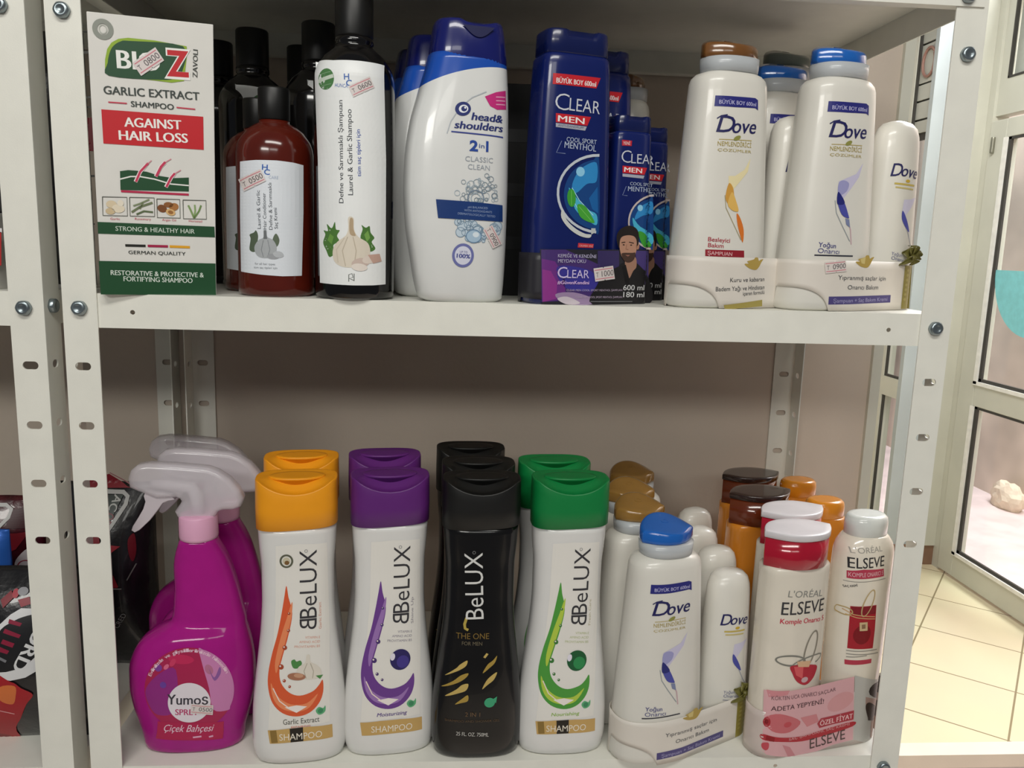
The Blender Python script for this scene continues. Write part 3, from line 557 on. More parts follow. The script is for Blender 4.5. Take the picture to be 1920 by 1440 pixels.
  ('q','#c9ccc9',6,[(-12.38,79.47),(-8.12,70.91),(0.06,64.18),(9.22,60.07),(15.33,59.38),(13.43,56.64),(4.32,58.13),(-5.85,63.97),(-13.06,72.47)]),
  ('p','#bcc0c0',6,[(15.05,64.71),(19.17,64.86),(19.34,61.74),(15.33,59.38)]),
  ('p','#c43640',1,[(3.62,52.11),(18.31,51.64),(17.97,48.26),(3.3,48.32)]),
  ('t', '#e6b8b4', 3, 'CALIMDA YENİ', (4.75, 49.25), (17.42, 48.92), 1.56, 0, 0.0)],
 'clear_small': [
  ('p','#b92535',1,[(-13.21,140.84),(-3.72,140.55),(-3.99,136.08),(-12.99,135.96)]),
  ('t', '#e4c8c8', 3, 'YENİ', (-12.11, 136.89), (-5.59, 136.86), 2.66, 0, 0.02),
  ('t', '#c9ccd6', 3, 'C', (-13.23, 122.13), (-4.19, 121.74), 10.73, 0, -0.012),
  ('t', '#c9ccd6', 3, 'LEAR', (-3.66, 121.77), (22.12, 122.26), 8.12, 0, -0.004),
  ('p','#c2202c',1,[(-11.68,119.29),(12.71,118.76),(10.21,112.68),(-11.36,113.25)]),
  ('t', '#efe6e4', 3, 'MEN', (-9.93, 114.22), (7.39, 113.87), 4.06, 0, 0.018),
  ('p','#a7a9b6',1,[(-11.33,112.57),(10.26,112.0),(9.3,109.44),(-11.2,110.11)]),
  ('t', '#a9b4cc', 3, 'COOL SPORT', (-3.64, 103.28), (22.29, 103.16), 2.73, 0, 0.01),
  ('t', '#a9b4cc', 3, 'MENTHOL', (-5.46, 98.2), (21.53, 98.03), 4.1, 0, 0.012),
  ('s','#7f8cb4',2,0.45,[(-7.24,102.18),(-10.4,94.33),(-5.76,94.09)]),
  ('q','#14427f',2,[(23.48,93.01),(19.76,92.58),(13.01,91.27),(9.41,89.84),(6.31,88.01),(3.63,85.78),(1.39,83.22),(-0.36,80.39),(-1.59,77.34),(-2.26,74.16),(-2.37,70.92),(-1.89,67.7),(-0.85,64.57),(0.74,61.61),(2.83,58.89),(5.38,56.48),(8.37,54.43),(11.79,52.81),(16.07,51.65),(22.44,51.0),(26.24,50.84)]),
  ('q','#2f87c4',3,[(22.54,90.64),(10.68,87.11),(4.54,80.39),(2.78,73.88),(11.26,77.92),(23.19,80.41)]),
  ('e','#8cc8e6',4,(7.54,84.2),2.72,2.75,0),
  ('q','#49b0cf',3,[(0.55,75.63),(8.51,68.09),(24.41,61.67),(24.98,53.18),(12.7,56.61),(3.27,65.59)]),
  ('q','#3d9a34',6,[(6.66,62.93),(12.24,63.12),(21.5,55.91),(24.01,51.26),(13.1,51.02)]),
  ('r','#c4b6b4',4,1.69,(24.79,72.51),27.96,23.47,0,92,268)],
 'clear_band': [
  ('p','#28272f',1,[(-30.63,46.05),(84.19,48.36),(85.83,-1.79),(-27.41,0.4)]),
  ('p','#46306e',2,[(-29.81,45.64),(-8.37,46.24),(28.27,32.66),(27.03,5.18),(-27.91,2.18)]),
  ('p','#3a3060',2,[(21.87,46.13),(44.95,46.65),(46.47,23.62),(23.14,23.51)]),
  ('p','#4a3c78',2,[(62.96,47.05),(83.7,47.39),(86.08,11.35),(68.32,23.72)]),
  ('p','#6b2f80',3,[(-29.14,38.18),(-17.68,36.27),(-8.32,23.08),(-6.53,5.1),(-27.47,2.19)]),
  ('p','#8c3488',4,[(-28.42,29.36),(-21.15,28.21),(-15.0,18.51),(-15.41,5.04),(-27.04,2.2)]),
  ('q','#3a3590',3,[(-15.56,31.88),(12.35,30.16),(24.37,21.24),(23.78,12.09),(-6.93,14.12)]),
  ('q','#9d86a8',5,[(-16.53,8.63),(0.71,10.57),(19.85,5.22),(19.03,0.63),(-5.33,0.57)]),
  ('q','#cfc4cc',6,[(-14.43,5.05),(-5.61,6.91),(6.13,2.43),(4.7,0.6),(-6.32,0.57)]),
  ('q','#1d1c1e',7,[(20.14,-0.29),(22.43,16.66),(31.5,27.22),(44.68,32.85),(51.59,36.64),(63.69,36.82),(73.37,30.83),(84.72,23.43),(86.38,-1.79)]),
  ('q','#a77d68',8,[(52.54,40.36),(63.36,41.48),(65.18,33.09),(61.78,29.31),(57.37,22.73),(53.23,30.17)]),
  ('q','#bb8c74',9,[(44.23,57.6),(47.6,60.44),(58.29,61.72),(63.32,59.11),(64.52,50.81),(62.68,42.4),(58.76,37.68),(53.96,37.14),(48.95,40.29),(45.49,47.58)]),
  ('e','#b08068',9,(65.44,50.83),1.83,2.79,0),
  ('q','#221a18',10,[(43.56,49.82),(41.41,55.69),(41.64,61.15),(46.05,65.85),(54.21,68.44),(61.55,66.89),(65.52,62.42),(66.12,54.1),(64.49,51.27),(63.52,56.35),(60.26,59.48),(53.58,60.18),(47.12,58.6),(45.0,54.88),(44.8,48.94)]),
  ('q','#4a342c',10,[(47.51,43.95),(50.43,44.93),(55.22,45.03),(60.06,45.13),(63.09,45.2),(62.24,40.06),(58.79,37.21),(53.99,36.68),(49.61,39.38)]),
  ('p','#a0685a',11,[(51.75,43.11),(57.16,43.22),(54.84,41.79)]),
  ('s','#2a1c18',11,0.73,[(46.87,53.57),(51.0,54.14)]),
  ('s','#2a1c18',11,0.74,[(55.19,54.26),(60.68,53.49)]),
  ('e','#2a1c18',11,(49.37,51.8),1.07,0.51,0),
  ('e','#2a1c18',11,(57.77,51.79),1.09,0.51,0),
  ('s','#9a6c58',11,0.64,[(52.92,52.36),(52.0,48.19),(55.03,47.8)]),
  ('p','#0f0f12',9,[(48.84,32.9),(52.91,34.81),(58.04,21.8),(57.0,10.53)]),
  ('t', '#b4aecb', 12, 'KEPEĞE VE KENDİNE', (-15.41, 39.64), (20.62, 39.79), 2.9, 0, 0.01),
  ('t', '#b4aecb', 12, 'MEYDAN OKU', (-15.23, 35.43), (10.56, 35.53), 2.9, 0, 0.01),
  ('t', '#cfc2e8', 12, 'C', (-15.17, 22.53), (-6.32, 22.66), 9.37, 0, 0.0),
  ('t', '#cfc2e8', 12, 'LEAR', (-6.32, 22.66), (14.26, 22.72), 6.97, 0, 0.0),
  ('t', '#d9b8e4', 12, '#GüvenKendini', (-14.95, 17.39), (14.52, 17.51), 2.93, 0, 0.02),
  ('t', '#b9a8bd', 12, 'CLEAR MEN COOL SPORT MENTHOL ŞAMPUAN', (-6.32, 11.64), (50.26, 11.74), 1.65, 0, 0.0),
  ('t', '#b9a8bd', 12, 'CLEAR MEN COOL SPORT MENTHOL ŞAMPUAN', (2.44, 5.83), (50.67, 5.65), 1.66, 0, 0.0),
  ('t', '#cfcfd0', 12, '600 ml', (51.42, 12.44), (75.44, 12.33), 4.73, 0, 0.01),
  ('t', '#cfcfd0', 12, '180 ml', (51.83, 6.34), (75.97, 6.11), 4.74, 0, 0.01),
  ('s','#8a8a8e',12,0.46,[(16.82,2.92),(62.45,2.46)])],
 'doveA': [
  ('p','#2b2c78',1,[(-24.82,175.68),(-7.32,175.76),(12.26,176.3),(15.48,174.94),(16.13,166.78),(12.87,168.16),(-6.8,167.26),(-25.28,167.14)]),
  ('t', '#b9b8dc', 3, 'BÜYÜK BOY 600ml', (-21.77, 169.14), (13.38, 169.51), 3.21, 0, 0.012),
  ('t', '#25255a', 3, 'D', (-23.23, 146.63), (-8.49, 146.53), 13.69, 0.25, 0.005),
  ('t', '#25255a', 3, 'ove', (-9.98, 146.43), (13.95, 147.41), 12.06, 0.25, 0.012),
  ('s','#25255a',3,0.94,[(-22.89,157.36),(-19.62,159.62),(-14.25,160.75)]),
  ('s','#b8a55e',2,0.56,[(-20.4,140.71),(10.83,141.47)]),
  ('e','#8f8f4a',3,(-4.09,142.52),3.66,1.72,25),
  ('t', '#a89648', 3, 'NEMLENDİRİCİ', (-21.43, 135.5), (10.7, 135.78), 3.67, 0, 0.0),
  ('t', '#b0a060', 3, 'ÇÖZÜMLER', (-21.21, 131.19), (11.08, 131.22), 2.16, 0, 0.0),
  ('p','#e9dcae',1,[(10.84,127.04),(8.83,115.91),(0.65,106.63),(-5.34,100.15),(-9.73,104.32),(-10.16,111.3),(-3.98,111.64),(5.33,117.45)]),
  ('q','#cf9a44',3,[(-9.78,105.2),(-5.45,101.9),(-3.31,93.2),(-0.05,84.49),(-6.55,85.98),(-12.07,92.8)]),
  ('q','#e0b560',4,[(-6.27,98.35),(-1.54,90.63),(1.15,82.77),(-5.33,83.38),(-9.8,88.49)]),
  ('s','#a89c78',2,0.7,[(-12.71,95.41),(-11.1,84.91),(-3.57,72.8),(5.56,58.79)]),
  ('q','#d9762c',3,[(-0.35,80.93),(3.77,76.64),(7.8,66.95),(7.41,56.6),(3.46,65.01),(0.74,72.96)]),
  ('t', '#b04450', 3, 'Besleyici', (-25.5, 56.94), (-5.68, 56.21), 3.55, 0, 0.012),
  ('t', '#b04450', 3, 'Bakım', (-25.27, 52.05), (-11.59, 51.57), 3.56, 0, 0.012),
  ('p','#93222e',1,[(-27.29,49.98),(9.65,49.88),(10.16,44.0),(-27.0,44.41)]),
  ('t', '#d8a8a8', 3, 'ŞAMPUAN', (-25.36, 45.58), (-2.72, 45.07), 3.13, 0, 0.02)],
 'bandB': [
  ('q','#b59a4e',2,[(12.55,43.17),(19.27,39.57),(27.57,38.28),(31.71,40.2),(35.34,45.41),(37.2,47.79),(33.55,47.25),(31.47,46.28),(29.54,49.04),(25.85,48.97),(24.6,47.55),(20.36,46.54),(15.54,45.53),(17.89,43.72)]),
  ('p','#d2bf7c',3,[(18.32,45.58),(25.34,47.56),(24.83,41.51),(20.36,41.91)]),
  ('t', '#55565a', 3, 'Yıpranmış saçlar için', (-5.34, 27.67), (56.65, 27.15), 3.77, 0, 0.0),
  ('t', '#55565a', 3, 'Onarıcı Bakım', (6.32, 19.25), (47.22, 19.24), 3.81, 0, 0.0),
  ('p','#50487e',1,[(-13.05,12.82),(66.68,14.11),(67.07,7.29),(-12.83,5.88)]),
  ('t', '#a9a4c8', 3, 'Şampuan + Saç Bakım Kremi', (-8.08, 7.55), (62.11, 8.8), 3.38, 0, 0.0),
  ('p','#93873f',2,[(83.38,40.9),(106.62,40.89),(108.54,0.58),(84.06,1.19)]),
  ('e','#a99c55',3,(89.35,36.57),2.21,1.3,0),
  ('e','#a99c55',3,(89.14,32.17),2.18,1.31,0),
  ('e','#a99c55',3,(88.93,27.75),2.15,1.3,0),
  ('e','#a99c55',3,(88.73,23.33),2.12,1.31,0),
  ('e','#a99c55',3,(88.54,18.91),2.1,1.31,0),
  ('e','#a99c55',3,(88.34,14.47),2.07,1.31,0),
  ('e','#a99c55',3,(88.15,10.03),2.05,1.32,0)],
 'bandA': [
  ('q','#b59a4e',2,[(10.21,38.57),(15.95,35.01),(23.17,33.72),(26.9,35.61),(30.27,40.72),(31.98,43.06),(28.74,42.54),(26.87,41.59),(25.25,44.31),(21.99,44.25),(20.84,42.86),(17.09,41.88),(12.91,40.89),(14.9,39.11)]),
  ('t', '#44454a', 3, 'Kuru ve kabaran', (-3.36, 22.9), (35.51, 24.08), 3.7, 0, 0.0),
  ('t', '#44454a', 3, 'Badem Yağı ve Hindistan', (-16.66, 14.98), (36.32, 17.08), 3.7, 0, 0.0),
  ('t', '#44454a', 3, 'içeren formülü', (11.1, 11.57), (36.81, 12.86), 3.31, 0, 0.0),
  ('p','#a3944f',2,[(-8.08,3.22),(34.73,7.71),(35.38,2.06),(-6.71,-0.44)])],
 'smallC': [
  ('t', '#25255a', 3, 'D', (-16.06, 119.92), (-6.27, 120.54), 11.25, 0.25, 0.005),
  ('t', '#25255a', 3, 'ove', (-7.37, 120.62), (12.86, 118.65), 10.63, 0.25, 0.012),
  ('s','#c4ae5a',2,1.61,[(-12.11,113.76),(10.95,112.71)]),
  ('s','#c9b878',2,1.35,[(-10.94,110.53),(9.73,109.23)]),
  ('e','#c8a83c',3,(1.72,116.3),2.57,1.37,0),
  ('p','#cfcbe0',1,[(15.57,102.41),(9.69,93.39),(2.26,85.14),(-1.83,90.19),(-0.74,99.85),(7.6,100.49)]),
  ('q','#4c50a4',3,[(-1.22,90.09),(5.16,81.28),(9.52,71.37),(4.38,74.82),(-1.24,82.42)]),
  ('s','#a0a4b0',2,0.9,[(5.73,74.53),(12.82,61.45),(29.13,41.86)]),
  ('t', '#6f7296', 3, 'Yoğun', (-9.27, 50.26), (2.67, 48.53), 3.1, 0, 0.0),
  ('t', '#6f7296', 3, 'Onarıcı', (-9.0, 46.35), (7.07, 43.61), 3.13, 0, 0.0),
  ('s','#8a8c9c',2,0.79,[(-9.34,43.59),(8.79,40.32)])],
 'spray': [
  ('p','#a8234f',1,[(24.75,31.88),(27.86,34.31),(30.69,37.08),(33.19,40.18),(35.34,43.56),(37.13,47.22),(38.55,51.13),(39.57,55.26),(40.18,59.51),(40.36,63.81),(40.12,68.16),(39.48,72.54),(38.45,76.87),(37.03,81.1),(35.21,85.13),(33.02,88.9),(30.49,92.39),(27.65,95.57),(24.53,98.4),(21.17,100.86),(17.59,102.89),(13.82,104.47),(9.92,105.58),(5.92,106.24),(1.89,106.46),(-2.14,106.25),(-6.12,105.59),(-10.03,104.49),(-13.81,102.95),(-17.43,100.99),(-20.85,98.64),(-24.03,95.94),(-26.91,92.93),(-29.47,89.65),(-31.7,86.11),(-33.58,82.3),(-35.15,78.21),(-36.31,73.98),(-37.03,69.71),(-37.29,65.44),(-37.1,61.22),(-36.49,57.05),(-35.46,52.96),(-34.0,49.03),(-32.13,45.33),(-29.86,41.88),(-27.24,38.68),(-24.31,35.77),(-27.3,27.58),(-30.08,16.99),(0.09,15.23),(29.02,13.51),(30.36,23.51)]),
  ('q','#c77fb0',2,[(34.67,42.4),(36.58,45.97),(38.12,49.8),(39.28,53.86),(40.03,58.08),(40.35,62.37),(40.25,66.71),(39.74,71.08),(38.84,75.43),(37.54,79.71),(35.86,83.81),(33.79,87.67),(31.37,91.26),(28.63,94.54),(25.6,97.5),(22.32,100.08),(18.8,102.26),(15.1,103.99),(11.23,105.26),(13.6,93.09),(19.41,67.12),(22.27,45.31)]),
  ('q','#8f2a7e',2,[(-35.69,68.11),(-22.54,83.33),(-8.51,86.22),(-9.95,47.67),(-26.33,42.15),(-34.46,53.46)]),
  ('e','#7d3f94',3,(-23.89,88.21),3.33,3.4,-20),
  ('e','#6b3f9a',3,(-20.1,72.12),2.83,3.1,0),
  ('e','#c02a58',3,(-3.79,95.89),11.06,4.42,-6),
  ('e','#b5708f',3,(19.87,85.13),3.19,5.03,25),
  ('q','#8c5a9c',4,[(19.89,86.63),(24.21,76.97),(28.9,86.56),(29.69,80.34),(24.13,73.87)]),
  ('e','#c93a62',4,(-11.2,93.15),2.32,3.91,-30),
  ('e','#d7688a',4,(-16.81,89.3),1.87,2.93,-40),
  ('p','#b01f4e',3,[(-26.76,35.48),(30.72,31.45),(29.02,13.51),(-29.05,17.15)]),
  ('q','#e3dbe2',5,[(20.29,52.67),(20.22,55.47),(19.8,58.23),(19.02,60.9),(17.9,63.41),(16.47,65.73),(14.76,67.81),(12.8,69.62),(10.63,71.12),(8.29,72.27),(5.82,73.06),(3.28,73.48),(0.71,73.51),(-1.83,73.17),(-4.29,72.46),(-6.64,71.38),(-8.83,69.97),(-10.81,68.24),(-12.54,66.24),(-14.0,63.99),(-15.15,61.55),(-15.98,58.94),(-16.47,56.23),(-16.61,53.46),(-16.39,50.69),(-15.81,48.0),(-14.88,45.43),(-13.62,43.03),(-12.05,40.84),(-10.21,38.89),(-8.14,37.23),(-5.87,35.89),(-3.45,34.88),(-0.93,34.25),(1.66,34.0),(4.24,34.14),(6.78,34.66),(9.23,35.54),(11.52,36.78),(13.62,38.34),(15.49,40.2),(17.08,42.33),(18.38,44.68),(19.36,47.21),(20.0,49.9)]),
  ('t', '#3a3740', 6, 'Yumoş', (-17.14, 53.23), (17.95, 51.3), 10.1, 0.0, 0.018),
  ('t', '#b8356a', 6, 'SPREY', (-10.68, 42.27), (9.24, 41.18), 5.97, 0, 0.02),
  ('t', '#e8c8d8', 6, 'Çiçek Bahçesi', (-22.53, 25.69), (20.41, 23.32), 7.17, 0.3, 0.004),
  ('s','#e0a8c4',6,1.68,[(3.53,18.38),(11.0,18.89)]),
  ('s','#e0a8c4',6,1.69,[(17.41,17.57),(21.09,18.13)]),
  ('t', '#e6c3d4', 4, 'E', (-30.51, 79.83), (-29.48, 82.35), 3.07, 0, 0.01),
  ('t', '#e6c3d4', 4, 'v', (-29.51, 82.12), (-28.36, 84.51), 3.06, 0, 0.01),
  ('t', '#e6c3d4', 4, 'i', (-28.39, 84.3), (-27.11, 86.58), 3.05, 0, 0.01),
  ('t', '#e6c3d4', 4, 'n', (-27.14, 86.37), (-25.74, 88.54), 3.04, 0, 0.01),
  ('t', '#e6c3d4', 4, 'i', (-25.77, 88.35), (-24.25, 90.41), 3.04, 0, 0.01),
  ('t', '#e6c3d4', 4, 'z', (-24.28, 90.22), (-22.64, 92.16), 3.04, 0, 0.01),
  ('t', '#e6c3d4', 4, 'd', (-22.67, 91.99), (-20.92, 93.81), 3.04, 0, 0.01),
  ('t', '#e6c3d4', 4, 'e', (-20.95, 93.64), (-19.09, 95.33), 3.05, 0, 0.01),
  ('t', '#e6c3d4', 4, 'v', (-17.2, 96.59), (-15.15, 98.0), 3.09, 0, 0.01),
  ('t', '#e6c3d4', 4, 'e', (-15.19, 97.87), (-13.07, 99.12), 3.1, 0, 0.01),
  ('t', '#e6c3d4', 4, 'g', (-10.95, 100.0), (-8.7, 100.91), 3.14, 0, 0.01),
  ('t', '#e6c3d4', 4, 'i', (-8.74, 100.83), (-6.45, 101.57), 3.16, 0, 0.01),
  ('t', '#e6c3d4', 4, 'y', (-6.49, 101.5), (-4.16, 102.06), 3.16, 0, 0.01),
  ('t', '#e6c3d4', 4, 's', (-4.2, 102.01), (-1.84, 102.39), 3.17, 0, 0.01),
  ('t', '#e6c3d4', 4, 'i', (-1.88, 102.36), (0.49, 102.56), 3.18, 0, 0.01),
  ('t', '#e6c3d4', 4, 'l', (0.45, 102.54), (2.83, 102.56), 3.18, 0, 0.01),
  ('t', '#e6c3d4', 4, 'e', (2.79, 102.56), (5.18, 102.41), 3.17, 0, 0.01),
  ('t', '#e6c3d4', 4, 'r', (5.13, 102.42), (7.51, 102.09), 3.17, 0, 0.01),
  ('t', '#e6c3d4', 4, 'i', (7.46, 102.12), (9.81, 101.6), 3.18, 0, 0.01),
  ('t', '#e6c3d4', 4, 'n', (9.77, 101.65), (12.08, 100.95), 3.18, 0, 0.01),
  ('t', '#e6c3d4', 4, 'i', (12.04, 101.01), (14.3, 100.13), 3.17, 0, 0.01),
  ('t', '#e6c3d4', 4, 'z', (14.26, 100.21), (16.46, 99.14), 3.14, 0, 0.01),
  ('t', '#e6c3d4', 4, 'd', (16.42, 99.24), (18.56, 98.0), 3.12, 0, 0.01),
  ('t', '#e6c3d4', 4, 'e', (18.52, 98.11), (20.58, 96.71), 3.07, 0, 0.01),
  ('t', '#e6c3d4', 4, 'h', (22.49, 95.41), (24.37, 93.69), 2.97, 0, 0.01),
  ('t', '#e6c3d4', 4, 'i', (24.33, 93.84), (26.11, 91.98), 2.93, 0, 0.01),
  ('t', '#e6c3d4', 4, 's', (26.08, 92.14), (27.75, 90.14), 2.89, 0, 0.01),
  ('t', '#e6c3d4', 4, 's', (27.72, 90.32), (29.27, 88.19), 2.85, 0, 0.01),
  ('t', '#e6c3d4', 4, 'e', (29.25, 88.38), (30.67, 86.13), 2.82, 0, 0.01),
  ('t', '#e6c3d4', 4, 'd', (30.65, 86.33), (31.94, 83.96), 2.8, 0, 0.01),
  ('t', '#e6c3d4', 4, 'i', (31.92, 84.17), (33.06, 81.7), 2.78, 0, 0.01),
  ('t', '#e6c3d4', 4, 'n', (33.05, 81.92), (34.05, 79.35), 2.77, 0, 0.01)],
 'beluxO': [
  ('p','#e6e3dc',1,[(-17.19,208.85),(2.16,210.54),(25.92,209.11),(27.57,126.61),(27.55,39.85),(-0.02,39.02),(-26.69,36.48),(-22.35,101.59),(-18.23,156.41)]),
  ('t', '#37363a', 4, 'BeLUX', (16.72, 141.19), (17.35, 204.39), 14.99, 0, -0.004),
  ('t', '#37363a', 4, '|B', (16.71, 140.69), (16.63, 130.74), 15.13, 0, -0.004),
  ('r','#77777a',4,0.39,(8.35,203.8),1.17,1.28,0,0,360),
  ('t', '#d9a08c', 4, 'Garlic Extract', (20.73, 129.89), (20.47, 154.86), 2.31, 0, 0.0),
  ('q','#d95c34',3,[(-8.8,172.5),(-7.15,161.57),(-4.19,146.57),(-7.65,126.86),(-12.98,106.97),(-15.93,94.01),(-14.7,82.03),(-7.9,72.67),(1.29,68.94),(12.43,71.92),(18.04,77.21),(21.32,81.65),(21.7,70.37),(17.9,59.81),(9.44,51.68),(-1.74,49.1),(-13.74,52.97),(-22.45,62.61),(-26.01,76.38),(-25.81,90.31),(-22.25,108.54),(-17.3,126.83),(-13.31,146.76),(-10.79,161.64)]),
  ('q','#e98a5c',4,[(-4.04,157.47),(-5.16,141.67),(-10.0,121.94),(-14.87,103.97),(-18.75,90.96),(-19.54,101.82),(-14.57,123.95),(-8.8,142.79)]),
  ('q','#e98a5c',4,[(-23.56,81.68),(-18.13,69.88),(-6.67,61.36),(7.22,61.23),(17.05,69.2),(9.5,56.86),(-1.68,53.77),(-14.6,57.62),(-21.9,67.71)]),
  ('p','#f0e8e2',5,[(-11.8,58.56),(-1.6,59.95),(7.65,58.09),(-1.69,52.73)]),
  ('s','#f0ded4',5,1.01,[(-21.75,76.81),(-16.34,64.8),(-6.28,56.19)]),
  ('e','#a8482c',5,(-6.92,146.69),1.19,1.29,0),
  ('e','#e9dcd6',6,(-7.27,147.09),0.42,0.45,0),
  ('e','#a8482c',5,(-7.59,130.85),1.37,1.5,0),
  ('e','#e9dcd6',6,(-7.99,131.31),0.48,0.52,0),
  ('e','#a8482c',5,(-11.02,114.95),2.02,2.2,0),
  ('e','#e9dcd6',6,(-11.62,115.62),0.71,0.77,0),
  ('e','#a8482c',5,(-14.5,97.0),2.31,2.49,0),
  ('e','#e9dcd6',6,(-15.18,97.74),0.81,0.87,0),
  ('e','#a8482c',5,(-11.9,83.99),1.39,1.51,0),
  ('e','#e9dcd6',6,(-12.31,84.45),0.49,0.53,0),
  ('e','#a8482c',5,(-7.36,78.24),1.2,1.32,0),
  ('e','#e9dcd6',6,(-7.72,78.65),0.42,0.46,0),
  ('t', '#dca491', 4, 'VITAMIN E', (6.48, 122.46), (19.3, 121.21), 2.27, 0, 0.0),
  ('t', '#dca491', 4, 'AMINO ACID', (1.39, 118.58), (19.26, 117.2), 2.27, 0, 0.0),
  ('t', '#dca491', 4, 'PROVITAMIN B5', (-2.78, 114.33), (19.23, 112.94), 2.27, 0, 0.0),
  ('q','#5fae7a',5,[(15.04,53.03),(17.87,56.2),(21.58,54.46),(23.46,56.63),(23.42,51.45),(20.6,48.94),(17.34,49.02)]),
  ('e','#3f8a60',6,(19.23,52.33),2.37,2.39,0),
  ('p','#c6a262',3,[(-27.18,35.91),(-9.34,37.67),(9.29,38.09),(29.41,36.61),(29.8,23.73),(9.14,24.39),(-9.55,24.03),(-25.53,22.98)]),
  ('p','#26211a',4,[(-7.94,37.58),(3.7,38.15),(3.99,24.43),(-7.21,24.13)]),
  ('p','#8c7038',4,[(-25.28,35.58),(-19.62,36.39),(-18.42,24.34),(-24.09,23.62)]),
  ('t', '#ece4d4', 6, 'SHAMPOO', (-16.98, 26.43), (20.41, 26.58), 6.35, 0, 0.0),
  ('r','#5d5f4e',4,1.68,(-8.42,195.17),4.96,5.44,0,0,360),
  ('e','#c9c2a8',4,(-8.42,195.17),3.16,3.46,0),
  ('e','#7a5a34',5,(-8.0,193.68),2.03,1.98,0),
  ('q','#ddd6c9',6,[(7.68,106.75),(10.44,106.47),(10.84,100.39),(16.34,96.64),(19.99,90.98),(19.03,85.14),(12.54,83.62),(3.32,85.05),(-1.23,90.41),(0.67,96.28),(6.23,99.85)]),
  ('s','#b0a796',7,0.65,[(8.07,99.18),(5.23,91.92),(7.01,85.23)]),
  ('s','#b0a796',7,0.65,[(10.83,98.89),(13.53,91.04),(12.55,84.63)]),
  ('e','#a8745a',8,(-1.26,87.41),7.84,3.51,-8),
  ('e','#c89a7c',9,(0.59,88.27),4.15,2.01,-8),
  ('q','#4f8a4a',5,[(-5.7,101.7),(-2.92,103.54),(-1.11,101.41),(2.12,102.18),(3.46,99.07),(0.66,95.28),(-3.93,95.6)]),
  ('p','#4f8a4a',9,[(15.34,86.76),(21.81,86.58),(19.01,83.13)]),
  ('t', '#55554c', 5, 'Garlic Extract', (-13.46, 41.8), (18.21, 42.05), 5.25, 0, 0.0),
  ('t', '#d97a5a', 5, 'REPAIRING', (-6.54, 38.0), (10.23, 38.24), 1.78, 0, 0.0)],
 'beluxP': [
  ('p','#e6e3dc',1,[(-17.19,208.85),(2.16,210.54),(25.92,209.11),(27.57,126.61),(27.55,39.85),(-0.02,39.02),(-26.69,36.48),(-22.35,101.59),(-18.23,156.41)]),
  ('t', '#37363a', 4, 'BeLUX', (16.72, 141.19), (17.35, 204.39), 14.99, 0, -0.004),
  ('t', '#37363a', 4, '|B', (16.71, 140.69), (16.63, 130.74), 15.13, 0, -0.004),
  ('r','#77777a',4,0.39,(8.35,203.8),1.17,1.28,0,0,360),
  ('t', '#9a949c', 4, 'Shine Up', (20.73, 129.89), (20.47, 154.86), 2.31, 0, 0.0),
  ('q','#6c3f8e',3,[(-8.8,172.5),(-7.15,161.57),(-4.19,146.57),(-7.65,126.86),(-12.98,106.97),(-15.93,94.01),(-14.7,82.03),(-7.9,72.67),(1.29,68.94),(12.43,71.92),(18.04,77.21),(21.32,81.65),(21.7,70.37),(17.9,59.81),(9.44,51.68),(-1.74,49.1),(-13.74,52.97),(-22.45,62.61),(-26.01,76.38),(-25.81,90.31),(-22.25,108.54),(-17.3,126.83),(-13.31,146.76),(-10.79,161.64)]),
  ('q','#9a74b4',4,[(-4.04,157.47),(-5.16,141.67),(-10.0,121.94),(-14.87,103.97),(-18.75,90.96),(-19.54,101.82),(-14.57,123.95),(-8.8,142.79)]),
  ('q','#9a74b4',4,[(-23.56,81.68),(-18.13,69.88),(-6.67,61.36),(7.22,61.23),(17.05,69.2),(9.5,56.86),(-1.68,53.77),(-14.6,57.62),(-21.9,67.71)]),
  ('p','#f0e8e2',5,[(-11.8,58.56),(-1.6,59.95),(7.65,58.09),(-1.69,52.73)]),
  ('s','#f0ded4',5,1.01,[(-21.75,76.81),(-16.34,64.8),(-6.28,56.19)]),
  ('e','#4a3570',5,(-6.92,146.69),1.19,1.29,0),
  ('e','#e9dcd6',6,(-7.27,147.09),0.42,0.45,0),
  ('e','#4a3570',5,(-7.59,130.85),1.37,1.5,0),
  ('e','#e9dcd6',6,(-7.99,131.31),0.48,0.52,0),
  ('e','#4a3570',5,(-11.02,114.95),2.02,2.2,0),
  ('e','#e9dcd6',6,(-11.62,115.62),0.71,0.77,0),
  ('e','#4a3570',5,(-14.5,97.0),2.31,2.49,0),
  ('e','#e9dcd6',6,(-15.18,97.74),0.81,0.87,0),
  ('e','#4a3570',5,(-11.9,83.99),1.39,1.51,0),
  ('e','#e9dcd6',6,(-12.31,84.45),0.49,0.53,0),
  ('e','#4a3570',5,(-7.36,78.24),1.2,1.32,0),
  ('e','#e9dcd6',6,(-7.72,78.65),0.42,0.46,0),
  ('t', '#8f8898', 4, 'VITAMIN E', (6.48, 122.46), (19.3, 121.21), 2.27, 0, 0.0),
  ('t', '#8f8898', 4, 'AMINO ACID', (1.39, 118.58), (19.26, 117.2), 2.27, 0, 0.0),
  ('t', '#8f8898', 4, 'PROVITAMIN B5', (-2.78, 114.33), (19.23, 112.94), 2.27, 0, 0.0),
  ('q','#5fae7a',5,[(15.04,53.03),(17.87,56.2),(21.58,54.46),(23.46,56.63),(23.42,51.45),(20.6,48.94),(17.34,49.02)]),
  ('e','#3f8a60',6,(19.23,52.33),2.37,2.39,0),
  ('p','#c6a262',3,[(-27.18,35.91),(-9.34,37.67),(9.29,38.09),(29.41,36.61),(29.8,23.73),(9.14,24.39),(-9.55,24.03),(-25.53,22.98)]),
